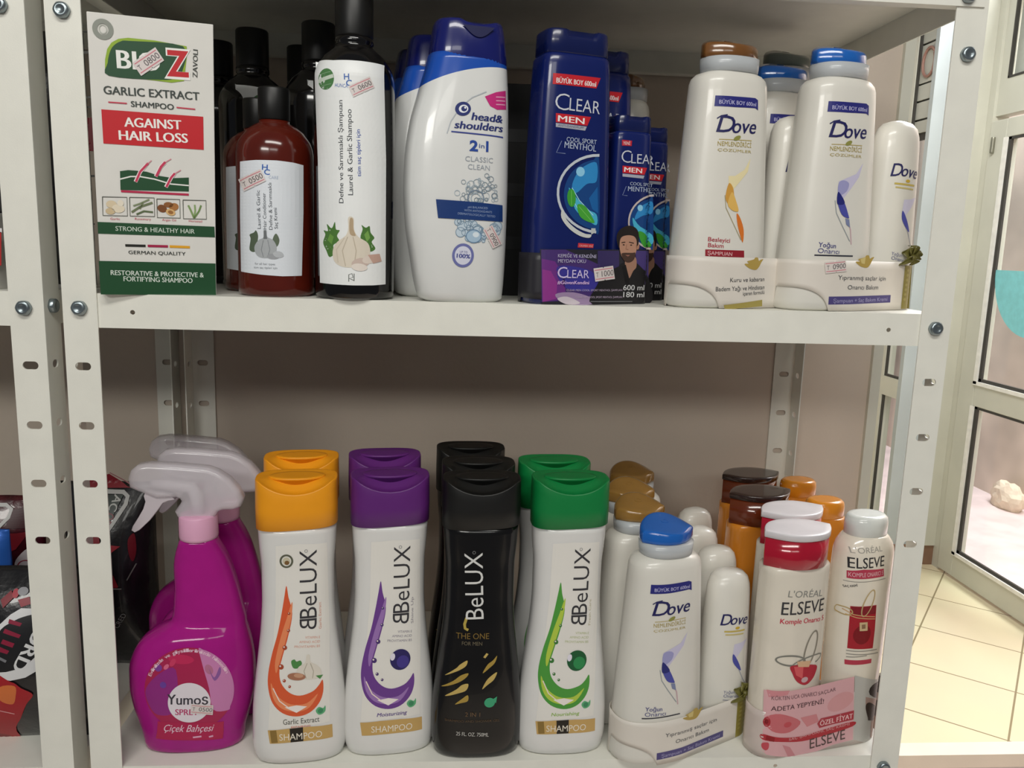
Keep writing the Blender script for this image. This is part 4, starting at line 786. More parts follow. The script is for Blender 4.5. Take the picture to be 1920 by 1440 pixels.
  ('t', '#ece4d4', 6, 'SHAMPOO', (-16.98, 26.43), (20.41, 26.58), 6.35, 0, 0.0),
  ('e','#2c2560',6,(8.97,96.58),9.26,10.03,0),
  ('e','#453a8a',7,(11.25,94.33),5.57,6.01,0),
  ('e','#e4e0ec',8,(2.09,99.68),2.08,3.51,-10),
  ('t', '#5b3f8c', 5, 'Moisturizing', (-12.06, 42.0), (14.94, 42.59), 3.68, 0.25, 0.01)],
 'beluxG': [
  ('p','#e6e3dc',1,[(-17.19,208.85),(2.16,210.54),(25.92,209.11),(27.57,126.61),(27.55,39.85),(-0.02,39.02),(-26.69,36.48),(-22.35,101.59),(-18.23,156.41)]),
  ('t', '#37363a', 4, 'BeLUX', (16.72, 141.19), (17.35, 204.39), 14.99, 0, -0.004),
  ('t', '#37363a', 4, '|B', (16.71, 140.69), (16.63, 130.74), 15.13, 0, -0.004),
  ('r','#77777a',4,0.39,(8.35,203.8),1.17,1.28,0,0,360),
  ('t', '#c0b89a', 4, 'Fresh Care', (20.73, 129.89), (20.47, 154.86), 2.31, 0, 0.0),
  ('q','#4d9a3e',3,[(-8.8,172.5),(-7.15,161.57),(-4.19,146.57),(-7.65,126.86),(-12.98,106.97),(-15.93,94.01),(-14.7,82.03),(-7.9,72.67),(1.29,68.94),(12.43,71.92),(18.04,77.21),(21.32,81.65),(21.7,70.37),(17.9,59.81),(9.44,51.68),(-1.74,49.1),(-13.74,52.97),(-22.45,62.61),(-26.01,76.38),(-25.81,90.31),(-22.25,108.54),(-17.3,126.83),(-13.31,146.76),(-10.79,161.64)]),
  ('q','#b4cc4a',4,[(-4.04,157.47),(-5.16,141.67),(-10.0,121.94),(-14.87,103.97),(-18.75,90.96),(-19.54,101.82),(-14.57,123.95),(-8.8,142.79)]),
  ('q','#b4cc4a',4,[(-23.56,81.68),(-18.13,69.88),(-6.67,61.36),(7.22,61.23),(17.05,69.2),(9.5,56.86),(-1.68,53.77),(-14.6,57.62),(-21.9,67.71)]),
  ('p','#f0e8e2',5,[(-11.8,58.56),(-1.6,59.95),(7.65,58.09),(-1.69,52.73)]),
  ('s','#f0ded4',5,1.01,[(-21.75,76.81),(-16.34,64.8),(-6.28,56.19)]),
  ('e','#3d7a3a',5,(-6.92,146.69),1.19,1.29,0),
  ('e','#e9dcd6',6,(-7.27,147.09),0.42,0.45,0),
  ('e','#3d7a3a',5,(-7.59,130.85),1.37,1.5,0),
  ('e','#e9dcd6',6,(-7.99,131.31),0.48,0.52,0),
  ('e','#3d7a3a',5,(-11.02,114.95),2.02,2.2,0),
  ('e','#e9dcd6',6,(-11.62,115.62),0.71,0.77,0),
  ('e','#3d7a3a',5,(-14.5,97.0),2.31,2.49,0),
  ('e','#e9dcd6',6,(-15.18,97.74),0.81,0.87,0),
  ('e','#3d7a3a',5,(-11.9,83.99),1.39,1.51,0),
  ('e','#e9dcd6',6,(-12.31,84.45),0.49,0.53,0),
  ('e','#3d7a3a',5,(-7.36,78.24),1.2,1.32,0),
  ('e','#e9dcd6',6,(-7.72,78.65),0.42,0.46,0),
  ('t', '#b7bf8e', 4, 'VITAMIN E', (6.48, 122.46), (19.3, 121.21), 2.27, 0, 0.0),
  ('t', '#b7bf8e', 4, 'AMINO ACID', (1.39, 118.58), (19.26, 117.2), 2.27, 0, 0.0),
  ('t', '#b7bf8e', 4, 'PROVITAMIN B5', (-2.78, 114.33), (19.23, 112.94), 2.27, 0, 0.0),
  ('q','#5fae7a',5,[(15.04,53.03),(17.87,56.2),(21.58,54.46),(23.46,56.63),(23.42,51.45),(20.6,48.94),(17.34,49.02)]),
  ('e','#3f8a60',6,(19.23,52.33),2.37,2.39,0),
  ('p','#c6a262',3,[(-27.18,35.91),(-9.34,37.67),(9.29,38.09),(29.41,36.61),(29.8,23.73),(9.14,24.39),(-9.55,24.03),(-25.53,22.98)]),
  ('p','#26211a',4,[(-7.94,37.58),(3.7,38.15),(3.99,24.43),(-7.21,24.13)]),
  ('p','#8c7038',4,[(-25.28,35.58),(-19.62,36.39),(-18.42,24.34),(-24.09,23.62)]),
  ('t', '#ece4d4', 6, 'SHAMPOO', (-16.98, 26.43), (20.41, 26.58), 6.35, 0, 0.0),
  ('e','#1d5a34',6,(8.97,96.58),9.26,10.03,0),
  ('e','#2f8a50',7,(11.25,94.33),5.57,6.01,0),
  ('e','#e4e0ec',8,(2.09,99.68),2.08,3.51,-10),
  ('t', '#8fb84a', 5, 'Nourishing', (-12.99, 42.04), (13.08, 42.86), 3.42, 0.2, 0.01)],
 'beluxK': [
  ('t', '#d9d9d6', 4, 'BeLUX', (3.52, 139.15), (1.05, 201.87), 16.66, 0, -0.004),
  ('r','#8a8a8a',4,0.4,(-6.52,201.85),1.23,1.31,0,0,360),
  ('s','#b5a04a',4,2.52,[(-11.85,140.07),(-13.64,133.9),(-13.08,129.87),(-10.18,128.47)]),
  ('t', '#7d6430', 4, 'THE ONE', (-21.03, 119.88), (8.81, 119.86), 5.62, 0, 0.0),
  ('t', '#6c6350', 4, 'FOR MEN', (-15.65, 113.89), (2.66, 113.64), 3.58, 0, 0.0),
  ('q','#c2a860',4,[(-30.54,82.87),(-20.06,91.6),(-17.23,94.92),(-10.56,99.33),(-11.43,94.21),(-17.13,89.84),(-21.91,87.31)]),
  ('q','#a88c40',4,[(-33.76,71.03),(-22.73,79.03),(-16.08,84.82),(-9.36,87.12),(-11.21,82.98),(-18.84,77.41)]),
  ('q','#c2a860',4,[(-30.22,63.13),(-19.7,71.13),(-14.94,75.62),(-9.16,76.82),(-10.97,70.56),(-18.65,67.08)]),
  ('q','#a88c40',4,[(-20.89,56.45),(-14.68,62.11),(-9.42,65.9),(-9.3,60.15),(-15.58,57.89)]),
  ('p','#c2a860',4,[(3.88,102.32),(6.7,106.35),(8.67,105.24),(5.85,101.25)]),
  ('q','#a88c40',4,[(3.73,87.0),(7.93,95.05),(12.73,98.87),(16.55,103.12),(14.74,96.66),(9.96,91.89)]),
  ('q','#c2a860',4,[(3.6,71.48),(7.31,79.68),(12.08,84.6),(16.93,87.26),(14.14,80.33),(8.38,75.49)]),
  ('e','#3fa074',4,(10.76,58.12),4.93,4.74,0),
  ('p','#3fa074',4,[(12.66,60.63),(17.52,63.87),(16.7,57.14)]),
  ('t', '#6a5238', 4, '2 IN 1', (-11.43, 44.82), (2.26, 44.41), 4.26, 0, 0.0),
  ('t', '#5a4630', 4, 'SHAMPOO AND SHOWER GEL', (-29.84, 38.87), (20.67, 38.86), 2.24, 0, 0.0),
  ('t', '#bdbab4', 4, '25 FL. OZ. 750ML', (-19.36, 25.74), (10.62, 24.24), 3.75, 0, 0.01)],
 'elseve': [
  ('t', '#8c8c86', 2, "L'ORÉAL", (-20.09, 161.73), (18.41, 158.44), 6.41, 0, 0.0),
  ('t', '#3b3a3c', 2, 'ELSEVE', (-24.71, 144.43), (22.3, 143.42), 12.56, 0, 0.004),
  ('t', '#c43a50', 2, 'Komple Onarıcı 5', (-24.95, 135.79), (24.02, 133.28), 4.94, 0, 0.016),
  ('r','#7d7c74',3,1.63,(-10.63,98.36),15.16,4.88,-8,0,360),
  ('r','#8c8578',3,1.77,(10.2,107.52),6.24,17.7,-14,0,360),
  ('r','#7d7c74',3,1.33,(8.43,94.95),18.21,4.44,8,-60,180),
  ('q','#b32738',4,[(-10.15,93.49),(18.92,89.29),(19.39,80.44),(14.3,74.18),(6.65,71.45),(-2.51,76.28),(-8.12,84.66)]),
  ('p','#d65a5e',5,[(-7.72,92.12),(3.22,91.01),(3.36,78.56),(-4.43,83.06)]),
  ('e','#c9a8ac',6,(6.03,77.0),3.95,2.79,0),
  ('p','#d9b08c',6,[(-4.71,97.07),(11.67,95.39),(9.74,89.3),(-2.92,91.44)])],
 'tube': [
  ('t', '#a09c94', 2, "L'ORÉAL", (-26.33, 196.4), (2.93, 198.34), 5.25, 0, 0.0),
  ('t', '#2f2e30', 2, 'ELSEVE', (-27.48, 181.9), (6.11, 183.72), 10.4, 0, 0.004),
  ('p','#b23a50',1,[(-27.89,178.82),(-15.44,181.44),(6.48,180.76),(7.48,173.2),(-27.58,171.59)]),
  ('t', '#e0b8bc', 3, 'KOMPLE ONARICI 5', (-26.81, 173.5), (5.81, 175.04), 4.24, 0, 0.0),
  ('s','#8f8c84',2,0.61,[(-29.12,168.49),(10.08,170.62)]),
  ('t', '#4a4a48', 3, 'SAÇ KREMİ', (-28.68, 161.95), (-19.57, 164.9), 2.08, 0, 0.02),
  ('p','#a3202c',2,[(-23.58,144.52),(1.84,145.08),(3.45,119.82),(3.58,100.53),(-22.39,101.67)]),
  ('p','#7d1a24',3,[(-22.79,144.14),(1.25,144.62),(1.73,136.43),(-22.14,136.16)]),
  ('e','#7c131c',3,(-10.15,115.94),8.88,9.97,0),
  ('r','#b39a68',5,1.06,(-27.19,139.04),5.6,3.7,-12,0,360),
  ('r','#b9a274',5,1.2,(-7.76,147.76),4.64,13.66,-18,0,360),
  ('s','#c9a070',5,0.84,[(-28.36,140.57),(-20.52,136.39),(1.53,133.2)]),
  ('s','#c9a070',5,0.85,[(-26.41,136.12),(-17.59,133.39),(1.85,130.98)]),
  ('p','#c9b088',6,[(-14.7,128.59),(-6.59,128.75),(-5.47,119.92),(-13.77,119.89)]),
  ('p','#8a6a50',7,[(-12.42,126.39),(-8.65,126.74),(-8.12,122.35),(-11.93,122.02)]),
  ('s','#8c8880',2,0.82,[(-22.96,99.33),(9.71,98.18)]),
  ('s','#8c8880',2,0.82,[(-22.69,96.07),(12.01,94.26)]),
  ('s','#8c8880',2,0.82,[(-22.42,92.81),(-2.62,93.74)]),
  ('p','#b23a4c',1,[(-23.31,89.82),(3.87,89.38),(3.85,84.93),(-22.9,84.9)])],
 'bandE': [
  ('p','#d9a8ac',1,[(-32.86,68.88),(-15.9,68.57),(7.11,68.82),(36.66,71.26),(61.37,73.39),(67.54,6.16),(44.25,4.29),(26.39,0.47),(-3.5,-0.09),(-27.11,3.84),(-30.53,7.44)]),
  ('p','#d08a90',2,[(-31.28,69.61),(-10.46,69.11),(-12.31,64.99),(-29.39,62.6)]),
  ('q','#c7696f',2,[(-31.04,40.88),(-18.07,45.92),(4.72,35.21),(-6.13,25.88),(-24.46,28.42)]),
  ('p','#cf8488',3,[(4.32,39.13),(22.06,40.29),(25.37,32.01),(12.57,28.45)]),
  ('e','#a52a34',3,(-28.93,37.12),2.79,4.87,0),
  ('e','#7d161e',4,(-29.35,37.56),1.38,2.16,0),
  ('e','#c24c54',3,(-9.28,34.07),4.13,2.8,0),
  ('e','#d49a9c',2,(48.3,49.15),15.07,9.12,15),
  ('q','#b02c36',4,[(-31.16,24.36),(-16.99,21.74),(6.37,19.44),(30.05,22.35),(65.2,25.85),(65.18,20.75),(33.77,16.15),(8.11,14.15),(-16.59,17.29),(-31.2,18.83)]),
  ('p','#8f1a22',5,[(-28.44,23.5),(-21.1,21.91),(-21.71,17.5),(-28.95,18.98)]),
  ('t', '#d8a8a8', 6, 'SAÇ ŞAMPUANI, SAÇ KREMİ', (-6.42, 17.08), (61.82, 22.98), 2.46, 0, 0.0),
  ('p','#ab3440',5,[(23.78,30.03),(27.45,35.03),(40.68,35.79),(65.02,37.72),(65.55,28.05),(41.72,26.68),(26.72,25.11)]),
  ('t', '#ecc4c4', 6, 'ÖZEL FİYAT', (27.09, 27.29), (64.12, 29.68), 5.21, 0, 0.02),
  ('t', '#77595e', 6, 'KÖKTEN UCA ONARICI', (-27.22, 60.31), (19.93, 59.9), 3.98, 0, 0.0),
  ('t', '#77595e', 6, 'SAÇLAR', (21.75, 59.63), (41.37, 61.79), 3.62, 0, 0.0),
  ('t', '#54393e', 6, 'ADETA YEPYENİ!', (-26.86, 49.22), (28.77, 50.35), 4.63, 0, 0.006),
  ('t', '#54423f', 6, 'ELSEVE', (18.09, 4.67), (57.9, 8.87), 10.61, 0, 0.0),
  ('q','#c24c56',3,[(-30.98,15.04),(-26.25,16.14),(-25.85,10.66),(-28.23,8.07),(-31.08,10.57)]),
  ('p','#c9848a',3,[(-12.99,13.61),(-4.53,10.11),(2.42,0.02),(-5.97,0.88)]),
  ('p','#b8b6b0',1,[(61.86,74.43),(121.96,53.96),(128.91,-18.67),(68.82,5.95)]),
  ('q','#2e2420',2,[(82.84,50.94),(89.39,61.44),(121.74,50.48),(123.51,37.25),(119.36,32.05)]),
  ('p','#a58a80',3,[(77.4,49.84),(125.03,31.08),(125.95,19.05),(78.46,41.75)]),
  ('q','#33241e',4,[(78.62,40.59),(87.71,40.52),(117.53,14.6),(87.35,22.41),(83.48,26.43)]),
  ('p','#33241e',4,[(94.95,37.51),(125.63,21.49),(126.43,-0.14),(120.16,5.2)]),
  ('p','#8a6a58',3,[(89.25,32.03),(118.95,14.35),(123.0,-16.33),(91.01,2.63)])],
 'doveB': [
  ('p','#2b2c78',1,[(-24.82,175.68),(-7.32,175.76),(12.26,176.3),(15.48,174.94),(16.13,166.78),(12.87,168.16),(-6.8,167.26),(-25.28,167.14)]),
  ('t', '#b9b8dc', 3, 'BÜYÜK BOY 600ml', (-21.77, 169.14), (13.38, 169.51), 3.21, 0, 0.012),
  ('t', '#25255a', 3, 'D', (-23.23, 146.63), (-8.49, 146.53), 13.69, 0.25, 0.005),
  ('t', '#25255a', 3, 'ove', (-9.98, 146.43), (13.95, 147.41), 12.06, 0.25, 0.012),
  ('s','#25255a',3,0.94,[(-22.89,157.36),(-19.62,159.62),(-14.25,160.75)]),
  ('s','#b8a55e',2,0.56,[(-20.4,140.71),(10.83,141.47)]),
  ('e','#8f8f4a',3,(-4.09,142.52),3.66,1.72,25),
  ('t', '#a89648', 3, 'NEMLENDİRİCİ', (-21.43, 135.5), (10.7, 135.78), 3.67, 0, 0.0),
  ('t', '#b0a060', 3, 'ÇÖZÜMLER', (-21.21, 131.19), (11.08, 131.22), 2.16, 0, 0.0),
  ('p','#c9c4dc',1,[(13.81,127.26),(10.05,115.11),(1.85,104.93),(-6.11,95.71),(-11.63,102.48),(-11.11,110.38),(-4.1,113.38),(6.44,117.52)]),
  ('q','#9d9cc8',3,[(-11.05,109.51),(-6.08,111.52),(-0.61,109.19),(-2.33,102.95),(-8.39,99.12),(-11.58,101.6)]),
  ('q','#272b74',5,[(-11.58,101.6),(-7.31,98.29),(-3.84,93.17),(-5.84,91.31),(-11.52,91.94)]),
  ('q','#4c50a4',4,[(-11.72,95.45),(-4.95,94.0),(1.15,82.77),(1.33,80.11),(-6.38,83.33)]),
  ('s','#9aa0a4',2,0.79,[(-13.64,94.49),(-11.55,84.01),(-4.69,73.64),(4.87,60.57)]),
  ('s','#c8aab0',2,1.16,[(0.31,79.18),(4.75,70.43),(6.74,57.93)]),
  ('p','#7d86a8',3,[(-1.9,79.97),(2.49,79.27),(4.07,72.19),(-0.47,74.69)]),
  ('t', '#4a4c84', 3, 'Yoğun', (-25.85, 55.15), (-9.73, 54.3), 4.0, 0, 0.012),
  ('t', '#4a4c84', 3, 'Onarıcı', (-26.02, 50.02), (-5.74, 49.49), 4.02, 0, 0.0),
  ('s','#2d2f3c',2,1.12,[(-28.44,47.94),(9.8,48.08)])],
 'st_bioz': [
  ('p','#dcd3d0',10,[(-11.12,169.98),(-3.13,176.2),(-3.23,177.53),(-2.11,177.0),(5.93,183.27),(-0.16,192.5),(-8.14,186.24),(-8.05,184.92),(-9.15,185.44),(-17.08,179.23)]),
  ('s','#d07a86',11,0.71,[(-15.46,178.28),(0.13,190.49)]),
  ('s','#d07a86',11,0.72,[(-11.4,171.99),(4.27,184.22)]),
  ('t', '#5c5458', 11, '0800', (-6.82, 177.53), (3.41, 185.51), 4.64, 0, 0.0),
  ('t', '#6c6468', 11, 'T', (-11.56, 173.82), (-9.53, 175.41), 3.96, 0, 0.0)],
 'st_tall': [
  ('p','#dcd3d0',6,[(3.17,159.57),(10.84,163.57),(10.95,164.64),(11.81,164.1),(19.29,168.53),(15.6,176.42),(8.06,172.17),(7.95,171.1),(7.08,171.65),(-0.66,167.82)]),
  ('s','#d07a86',7,0.55,[(0.62,166.81),(15.56,174.78)]),
  ('s','#d07a86',7,0.55,[(3.22,161.21),(18.07,169.4)]),
  ('t', '#5c5458', 7, '0600', (7.93, 165.04), (17.56, 170.51), 3.72, 0, 0.0),
  ('t', '#6c6468', 7, 'T', (3.35, 162.69), (5.32, 163.68), 3.26, 0, 0.0)],
 'st_jar': [
  ('p','#dcd3d0',6,[(-22.52,85.28),(-13.42,89.29),(-13.33,90.49),(-12.31,89.81),(-3.83,94.02),(-8.32,103.34),(-17.0,99.28),(-17.09,98.08),(-18.15,98.78),(-27.96,95.14)]),
  ('s','#d07a86',7,0.64,[(-26.12,93.81),(-8.31,101.49)]),
  ('s','#d07a86',7,0.64,[(-22.52,87.15),(-5.26,95.15)]),
  ('t', '#5c5458', 7, '0500', (-16.9, 91.18), (-5.88, 96.45), 4.41, 0, 0.0),
  ('t', '#6c6468', 7, 'T', (-22.42, 88.84), (-20.01, 89.83), 3.93, 0, 0.0)],
 'st_hands': [
  ('p','#dcd3d0',10,[(9.64,60.28),(14.09,53.21),(15.22,53.19),(14.67,52.3),(19.31,45.15),(28.74,49.53),(23.42,56.69),(22.19,56.7),(22.78,57.6),(18.01,64.66)]),
  ('s','#d07a86',11,0.52,[(17.03,63.35),(26.62,49.44)]),
  ('s','#d07a86',11,0.52,[(11.33,60.37),(20.31,46.46)]),
  ('t', '#5c5458', 11, '0900', (15.55, 56.18), (21.56, 47.07), 4.15, 0, 0.0),
  ('t', '#6c6468', 11, 'T', (12.86, 60.39), (14.01, 58.58), 3.42, 0, 0.0)],
 'st_clear': [
  ('p','#dcd3d0',14,[(20.34,19.86),(29.93,21.01),(30.29,22.22),(31.2,21.16),(41.25,22.3),(38.46,33.68),(28.49,32.45),(28.13,31.25),(27.23,32.3),(17.91,31.07)]),
  ('s','#d07a86',15,0.68,[(19.06,29.39),(38.05,31.76)]),
  ('s','#d07a86',15,0.68,[(20.72,21.76),(39.94,24.03)]),
  ('t', '#5c5458', 15, '1000', (26.8, 24.14), (39.55, 25.63), 4.89, 0, 0.0),
  ('t', '#6c6468', 15, 'T', (21.15, 23.44), (23.51, 23.74), 4.14, 0, 0.0)],
 'st_bandB': [
  ('p','#ddd4ce',4,[(-18.6,32.45),(-8.87,33.55),(-8.46,34.62),(-7.55,33.69),(3.17,34.78),(0.55,44.77),(-9.97,43.64),(-10.38,42.57),(-11.26,43.49),(-20.73,42.36)]),
  ('s','#d07a86',5,0.6,[(-19.62,40.87),(0.04,43.08)]),
  ('s','#d07a86',5,0.6,[(-18.17,34.13),(1.82,36.29)]),
  ('t', '#5c5458', 5, '0900', (-11.95, 36.28), (1.45, 37.69), 4.31, 0, 0.0),
  ('t', '#6c6468', 5, 'T', (-17.68, 35.62), (-15.27, 35.9), 3.66, 0, 0.0)],
 'st_spray': [
  ('p','#dcd3d0',8,[(2.59,43.52),(11.64,42.14),(12.32,43.02),(12.79,41.95),(21.75,40.19),(22.72,49.91),(13.78,51.65),(13.11,50.78),(12.63,51.84),(3.61,53.21)]),
  ('s','#d07a86',9,0.58,[(4.21,51.55),(21.81,48.53)]),
  ('s','#d07a86',9,0.59,[(3.52,44.97),(21.15,41.92)]),
  ('t', '#5c5458', 9, '0500', (9.83, 45.4), (21.29, 43.28), 4.09, 0, 0.0),
  ('t', '#6c6468', 9, 'T', (4.43, 46.21), (6.75, 45.88), 3.5, 0, 0.0)],
 'bandC_side': [
  ],
 'st_bandC': [
  ('p','#dcd3cc',4,[(64.63,17.75),(75.58,15.07),(76.06,15.98),(76.99,14.72),(88.26,11.86),(85.83,22.96),(74.74,25.59),(74.27,24.67),(73.34,25.92),(62.46,28.51)]),
  ('s','#d07a86',5,0.63,[(63.72,26.57),(85.24,21.44)]),
  ('s','#d07a86',5,0.63,[(65.21,19.25),(86.84,13.95)]),
  ('t', '#5c5458', 5, '0800', (72.33, 18.96), (86.51, 15.5), 4.67, 0, 0.0),
  ('t', '#6c6468', 5, 'T', (65.83, 20.54), (68.61, 19.86), 3.96, 0, 0.0)],
 'bag1': [
  ('p','#d9d9da',1,[(4.68,35.97),(16.41,47.41),(24.74,52.4),(47.2,50.93),(66.48,42.98),(49.17,11.34),(38.67,-4.39),(28.11,-10.5),(15.58,-12.88),(1.28,-10.44)]),
  ('q','#1b1b1e',2,[(6.72,30.43),(19.58,42.02),(34.03,46.68),(46.66,46.47),(51.12,31.77),(41.23,13.73),(29.81,1.87),(22.67,-1.69),(3.81,-2.1)]),
  ('t', '#d9d9da', 3, 'CORD', (45.68, 48.84), (17.47, -0.38), 11.01, 0, 0.03),
  ('p','#8a1f3a',3,[(15.86,43.9),(26.74,39.93),(25.15,37.29),(15.25,40.35)]),
  ('p','#8a1f3a',3,[(12.83,35.87),(26.27,29.81),(24.58,27.08),(11.19,32.23)]),
  ('p','#8a1f3a',3,[(11.31,26.61),(21.09,22.48),(19.28,18.68),(9.52,22.84)]),
  ('p','#8a1f3a',3,[(8.58,19.96),(16.55,15.85),(14.66,12.94),(5.77,16.09)]),
  ('s','#77777c',3,2.51,[(6.43,10.12),(13.42,5.93)]),
  ('e','#8f8f94',3,(24.4,65.91),4.53,3.38,0),
  ('e','#a52a3a',2,(18.38,64.36),2.73,3.8,0),
  ('p','#8c1f2e',2,[(21.09,59.31),(30.53,61.58),(32.26,55.54),(24.64,53.26)]),
  ('p','#7e1a26',2,[(6.54,59.47),(14.22,66.86),(17.18,61.05),(9.45,52.69)]),
  ('q','#a31a24',2,[(-2.84,-14.68),(15.48,-13.95),(23.6,-20.99),(32.21,-28.65),(25.39,-38.73),(17.19,-54.87),(6.6,-74.98),(3.81,-118.53),(-25.41,-118.04)]),
  ('q','#d0703a',3,[(5.83,-19.13),(18.58,-18.45),(18.15,-28.59),(13.81,-38.0),(3.76,-32.85)]),
  ('p','#7c1016',3,[(-18.18,-74.57),(-2.6,-82.86),(-1.07,-118.45),(-25.41,-118.04)]),
  ('s','#d9a0a0',4,1.02,[(1.08,-45.38),(13.01,-49.73)])],
 'bag2': [
  ('p','#7d1623',1,[(-26.32,103.41),(4.09,113.46),(23.93,100.36),(30.6,99.3),(-25.4,98.94)]),
  ('s','#9c6a6c',2,1.18,[(4.71,114.65),(33.95,98.21)]),
  ('s','#a9a9a6',3,4.07,[(-24.51,94.45),(2.99,95.88),(20.5,95.39),(25.41,91.28),(24.36,83.67),(14.9,67.1),(8.51,55.74),(-19.16,55.11)]),
  ('p','#26302a',2,[(-24.12,92.45),(20.93,92.88),(10.8,66.16),(-19.49,59.33)]),
  ('t', '#a9aaa6', 4, 'AC', (12.22, 93.45), (7.64, 78.98), 8.41, 0, 0.02),
  ('t', '#6d1a24', 4, 'ORD', (7.46, 76.45), (1.75, 59.97), 8.28, 0, 0.02),
  ('q','#6b1520',2,[(28.75,47.7),(34.04,53.32),(35.91,35.96),(33.22,24.05),(29.79,31.81)]),
  ('p','#8a1c28',2,[(11.73,43.86),(22.29,42.0),(15.47,37.08),(11.94,33.95)]),
  ('s','#7c7a78',2,1.16,[(35.71,20.95),(27.38,4.35)]),
  ('p','#7d1623',2,[(-18.82,49.79),(1.15,53.65),(4.03,34.12),(-18.34,30.04)]),
  ('p','#8a1c28',2,[(15.19,12.05),(19.6,-1.44),(18.57,-2.5),(14.59,-2.1)]),
  ('s','#8c8a88',3,1.19,[(14.53,-3.29),(22.37,-4.24)]),
  ('t', '#8b8888', 3, 'CRED', (15.49, -50.55), (25.21, -34.62), 5.01, 0, 0.0)],
 'bag3': [
  ('p','#7a1420',1,[(20.12,64.97),(44.63,62.76),(56.38,63.6),(44.94,46.46),(21.29,37.34)]),
  ('s','#b8b8b6',2,3.52,[(16.49,91.23),(33.19,91.2),(38.89,87.08),(36.79,78.94),(25.08,65.9)]),
  ('p','#3a0f16',1,[(38.95,86.57),(52.81,88.78),(53.67,67.24),(34.75,68.67)]),
  ('q','#cfc9cb',3,[(44.86,35.38),(54.57,46.1),(57.75,38.64),(57.81,16.67),(50.44,18.47),(44.58,24.13)]),
  ('r','#9c2a3a',4,1.14,(52.45,27.26),5.98,6.83,30,0,360),
  ('p','#7a1420',2,[(46.07,17.0),(57.76,15.51),(57.23,3.89),(46.5,7.63)])],
 'bag4': [
  ('s','#6f6f6c',2,1.37,[(57.57,112.49),(66.8,112.92)]),
  ('s','#55554f',2,2.31,[(57.28,94.97),(66.78,95.74)]),
  ('s','#55554f',2,1.39,[(56.93,75.54),(65.74,76.56)]),
  ('s','#6c6c66',2,1.86,[(57.75,56.34),(65.62,57.25)]),
  ('s','#55554f',2,1.4,[(56.29,47.68),(66.11,48.94)]),
  ('p','#7c1220',2,[(56.03,38.36),(66.54,39.67),(63.98,9.59),(55.13,10.3)]),
  ('s','#55554f',2,1.89,[(56.1,-13.01),(63.76,-12.22)]),
  ('s','#55554f',2,1.44,[(54.03,-55.98),(61.43,-55.57)])],
 'parcel': [
  ('p','#b02a2c',1,[(38.01,46.4),(47.65,46.7),(45.69,19.46),(35.93,18.31)]),
  ('p','#e9e4e4',1,[(37.98,45.97),(48.03,46.28),(48.28,49.72),(38.3,50.26)])],
 'spray_head': [
  ('p','#h',1,[(-42.85,253.03),(-43.55,257.96),(-41.45,263.4),(-37.62,266.4),(-29.7,267.47),(-8.86,266.23),(15.76,263.54),(19.02,263.09),(25.96,260.19),(35.17,253.82),(42.01,245.4),(45.15,238.91),(43.62,234.38),(39.79,232.84),(31.28,232.77),(24.6,230.7),(22.11,226.15),(20.63,224.13),(-3.42,223.95),(-4.72,226.96),(-0.25,233.51),(0.84,238.03),(-1.81,242.5),(-6.87,244.94),(-23.7,244.29),(-30.55,247.7),(-38.32,250.6)]),
  ('p','#t',1,[(-33.38,246.68),(-28.37,244.25),(-20.92,243.82),(-13.53,241.89),(-10.84,238.92),(-15.55,237.88),(-20.31,235.85),(-25.27,228.8),(-32.21,219.72),(-41.01,211.11),(-44.85,209.07),(-46.65,210.57),(-45.58,213.6),(-40.54,221.67),(-35.98,229.72),(-33.81,236.73),(-34.99,241.7)])]}
# ---------------------------------------------------------------- bottle parts
def body(kind, m, parent, name='body', z0=None, z1=None, seg=56, scale=1.0):
    pr = PROF[kind]; zs = [r[0] for r in pr['rows']]; z0 = zs[0] if z0 is None else z0; z1 = zs[-1] if z1 is None else z1; Z = []
    for a, b in zip(zs, zs[1:]):
        n = max(1, int((b-a)/5)); Z += [a+(b-a)*i/n for i in range(n)]
    Z = sorted(set([z0]+[z for z in Z if z0 < z < z1]+[z1])); RS = []
    for z in Z:
        a, b, c = section(kind, z); RS.append([(x/1000, y/1000, z/1000) for x, y in ring(a, b, pr['n'], c, 0, seg)])
    a, b, c = section(kind, z0); foot = [(x/1000, y/1000, (z0+.3)/1000) for x, y in ring(a*.9, b*.9, pr['n'], c, 0, seg)]
    bm = NB(); rings(bm, [foot]+RS) if z0 == 0 else rings(bm, RS)
    return obj(name, bm, parent, m, smooth=True)
def cap_loft(name, rows, n, m, parent, zmod=None, seg=64, cx=0, cy=0, plan=None):
    """rows: (a, b, z) mm"""
    RS = []
    for a, b, z in rows:
        RS.append([(x/1000, y/1000, (z+(zmod(x-cx, y-cy, z) if zmod else 0))/1000) for x, y in (plan(a, b, seg) if plan else ring(a, b, n, cx, cy, seg))])
    bm = NB(); V = rings(bm, RS, cap1=False)
    # concentric fill of the top
    prev = V[-1]; a, b, z = rows[-1]
    for f in (.8, .55, .3, .1):
        nx = [bm.verts.new((x/1000, y/1000, (z+(zmod(x-cx, y-cy, z) if zmod else 0))/1000)) for x, y in (plan(a*f, b*f, seg) if plan else ring(a*f, b*f, n, cx, cy, seg))]
        for i in range(seg): j = (i+1) % seg; bm.faces.new((prev[i], prev[j], nx[j], nx[i]))
        prev = nx
    bm.faces.new(prev)
    return obj(name, bm, parent, m, smooth=True)
def sticker(parent, price, fn, art, name='price_sticker'):
    return printed(name, art, fn, parent, lift=0.5)
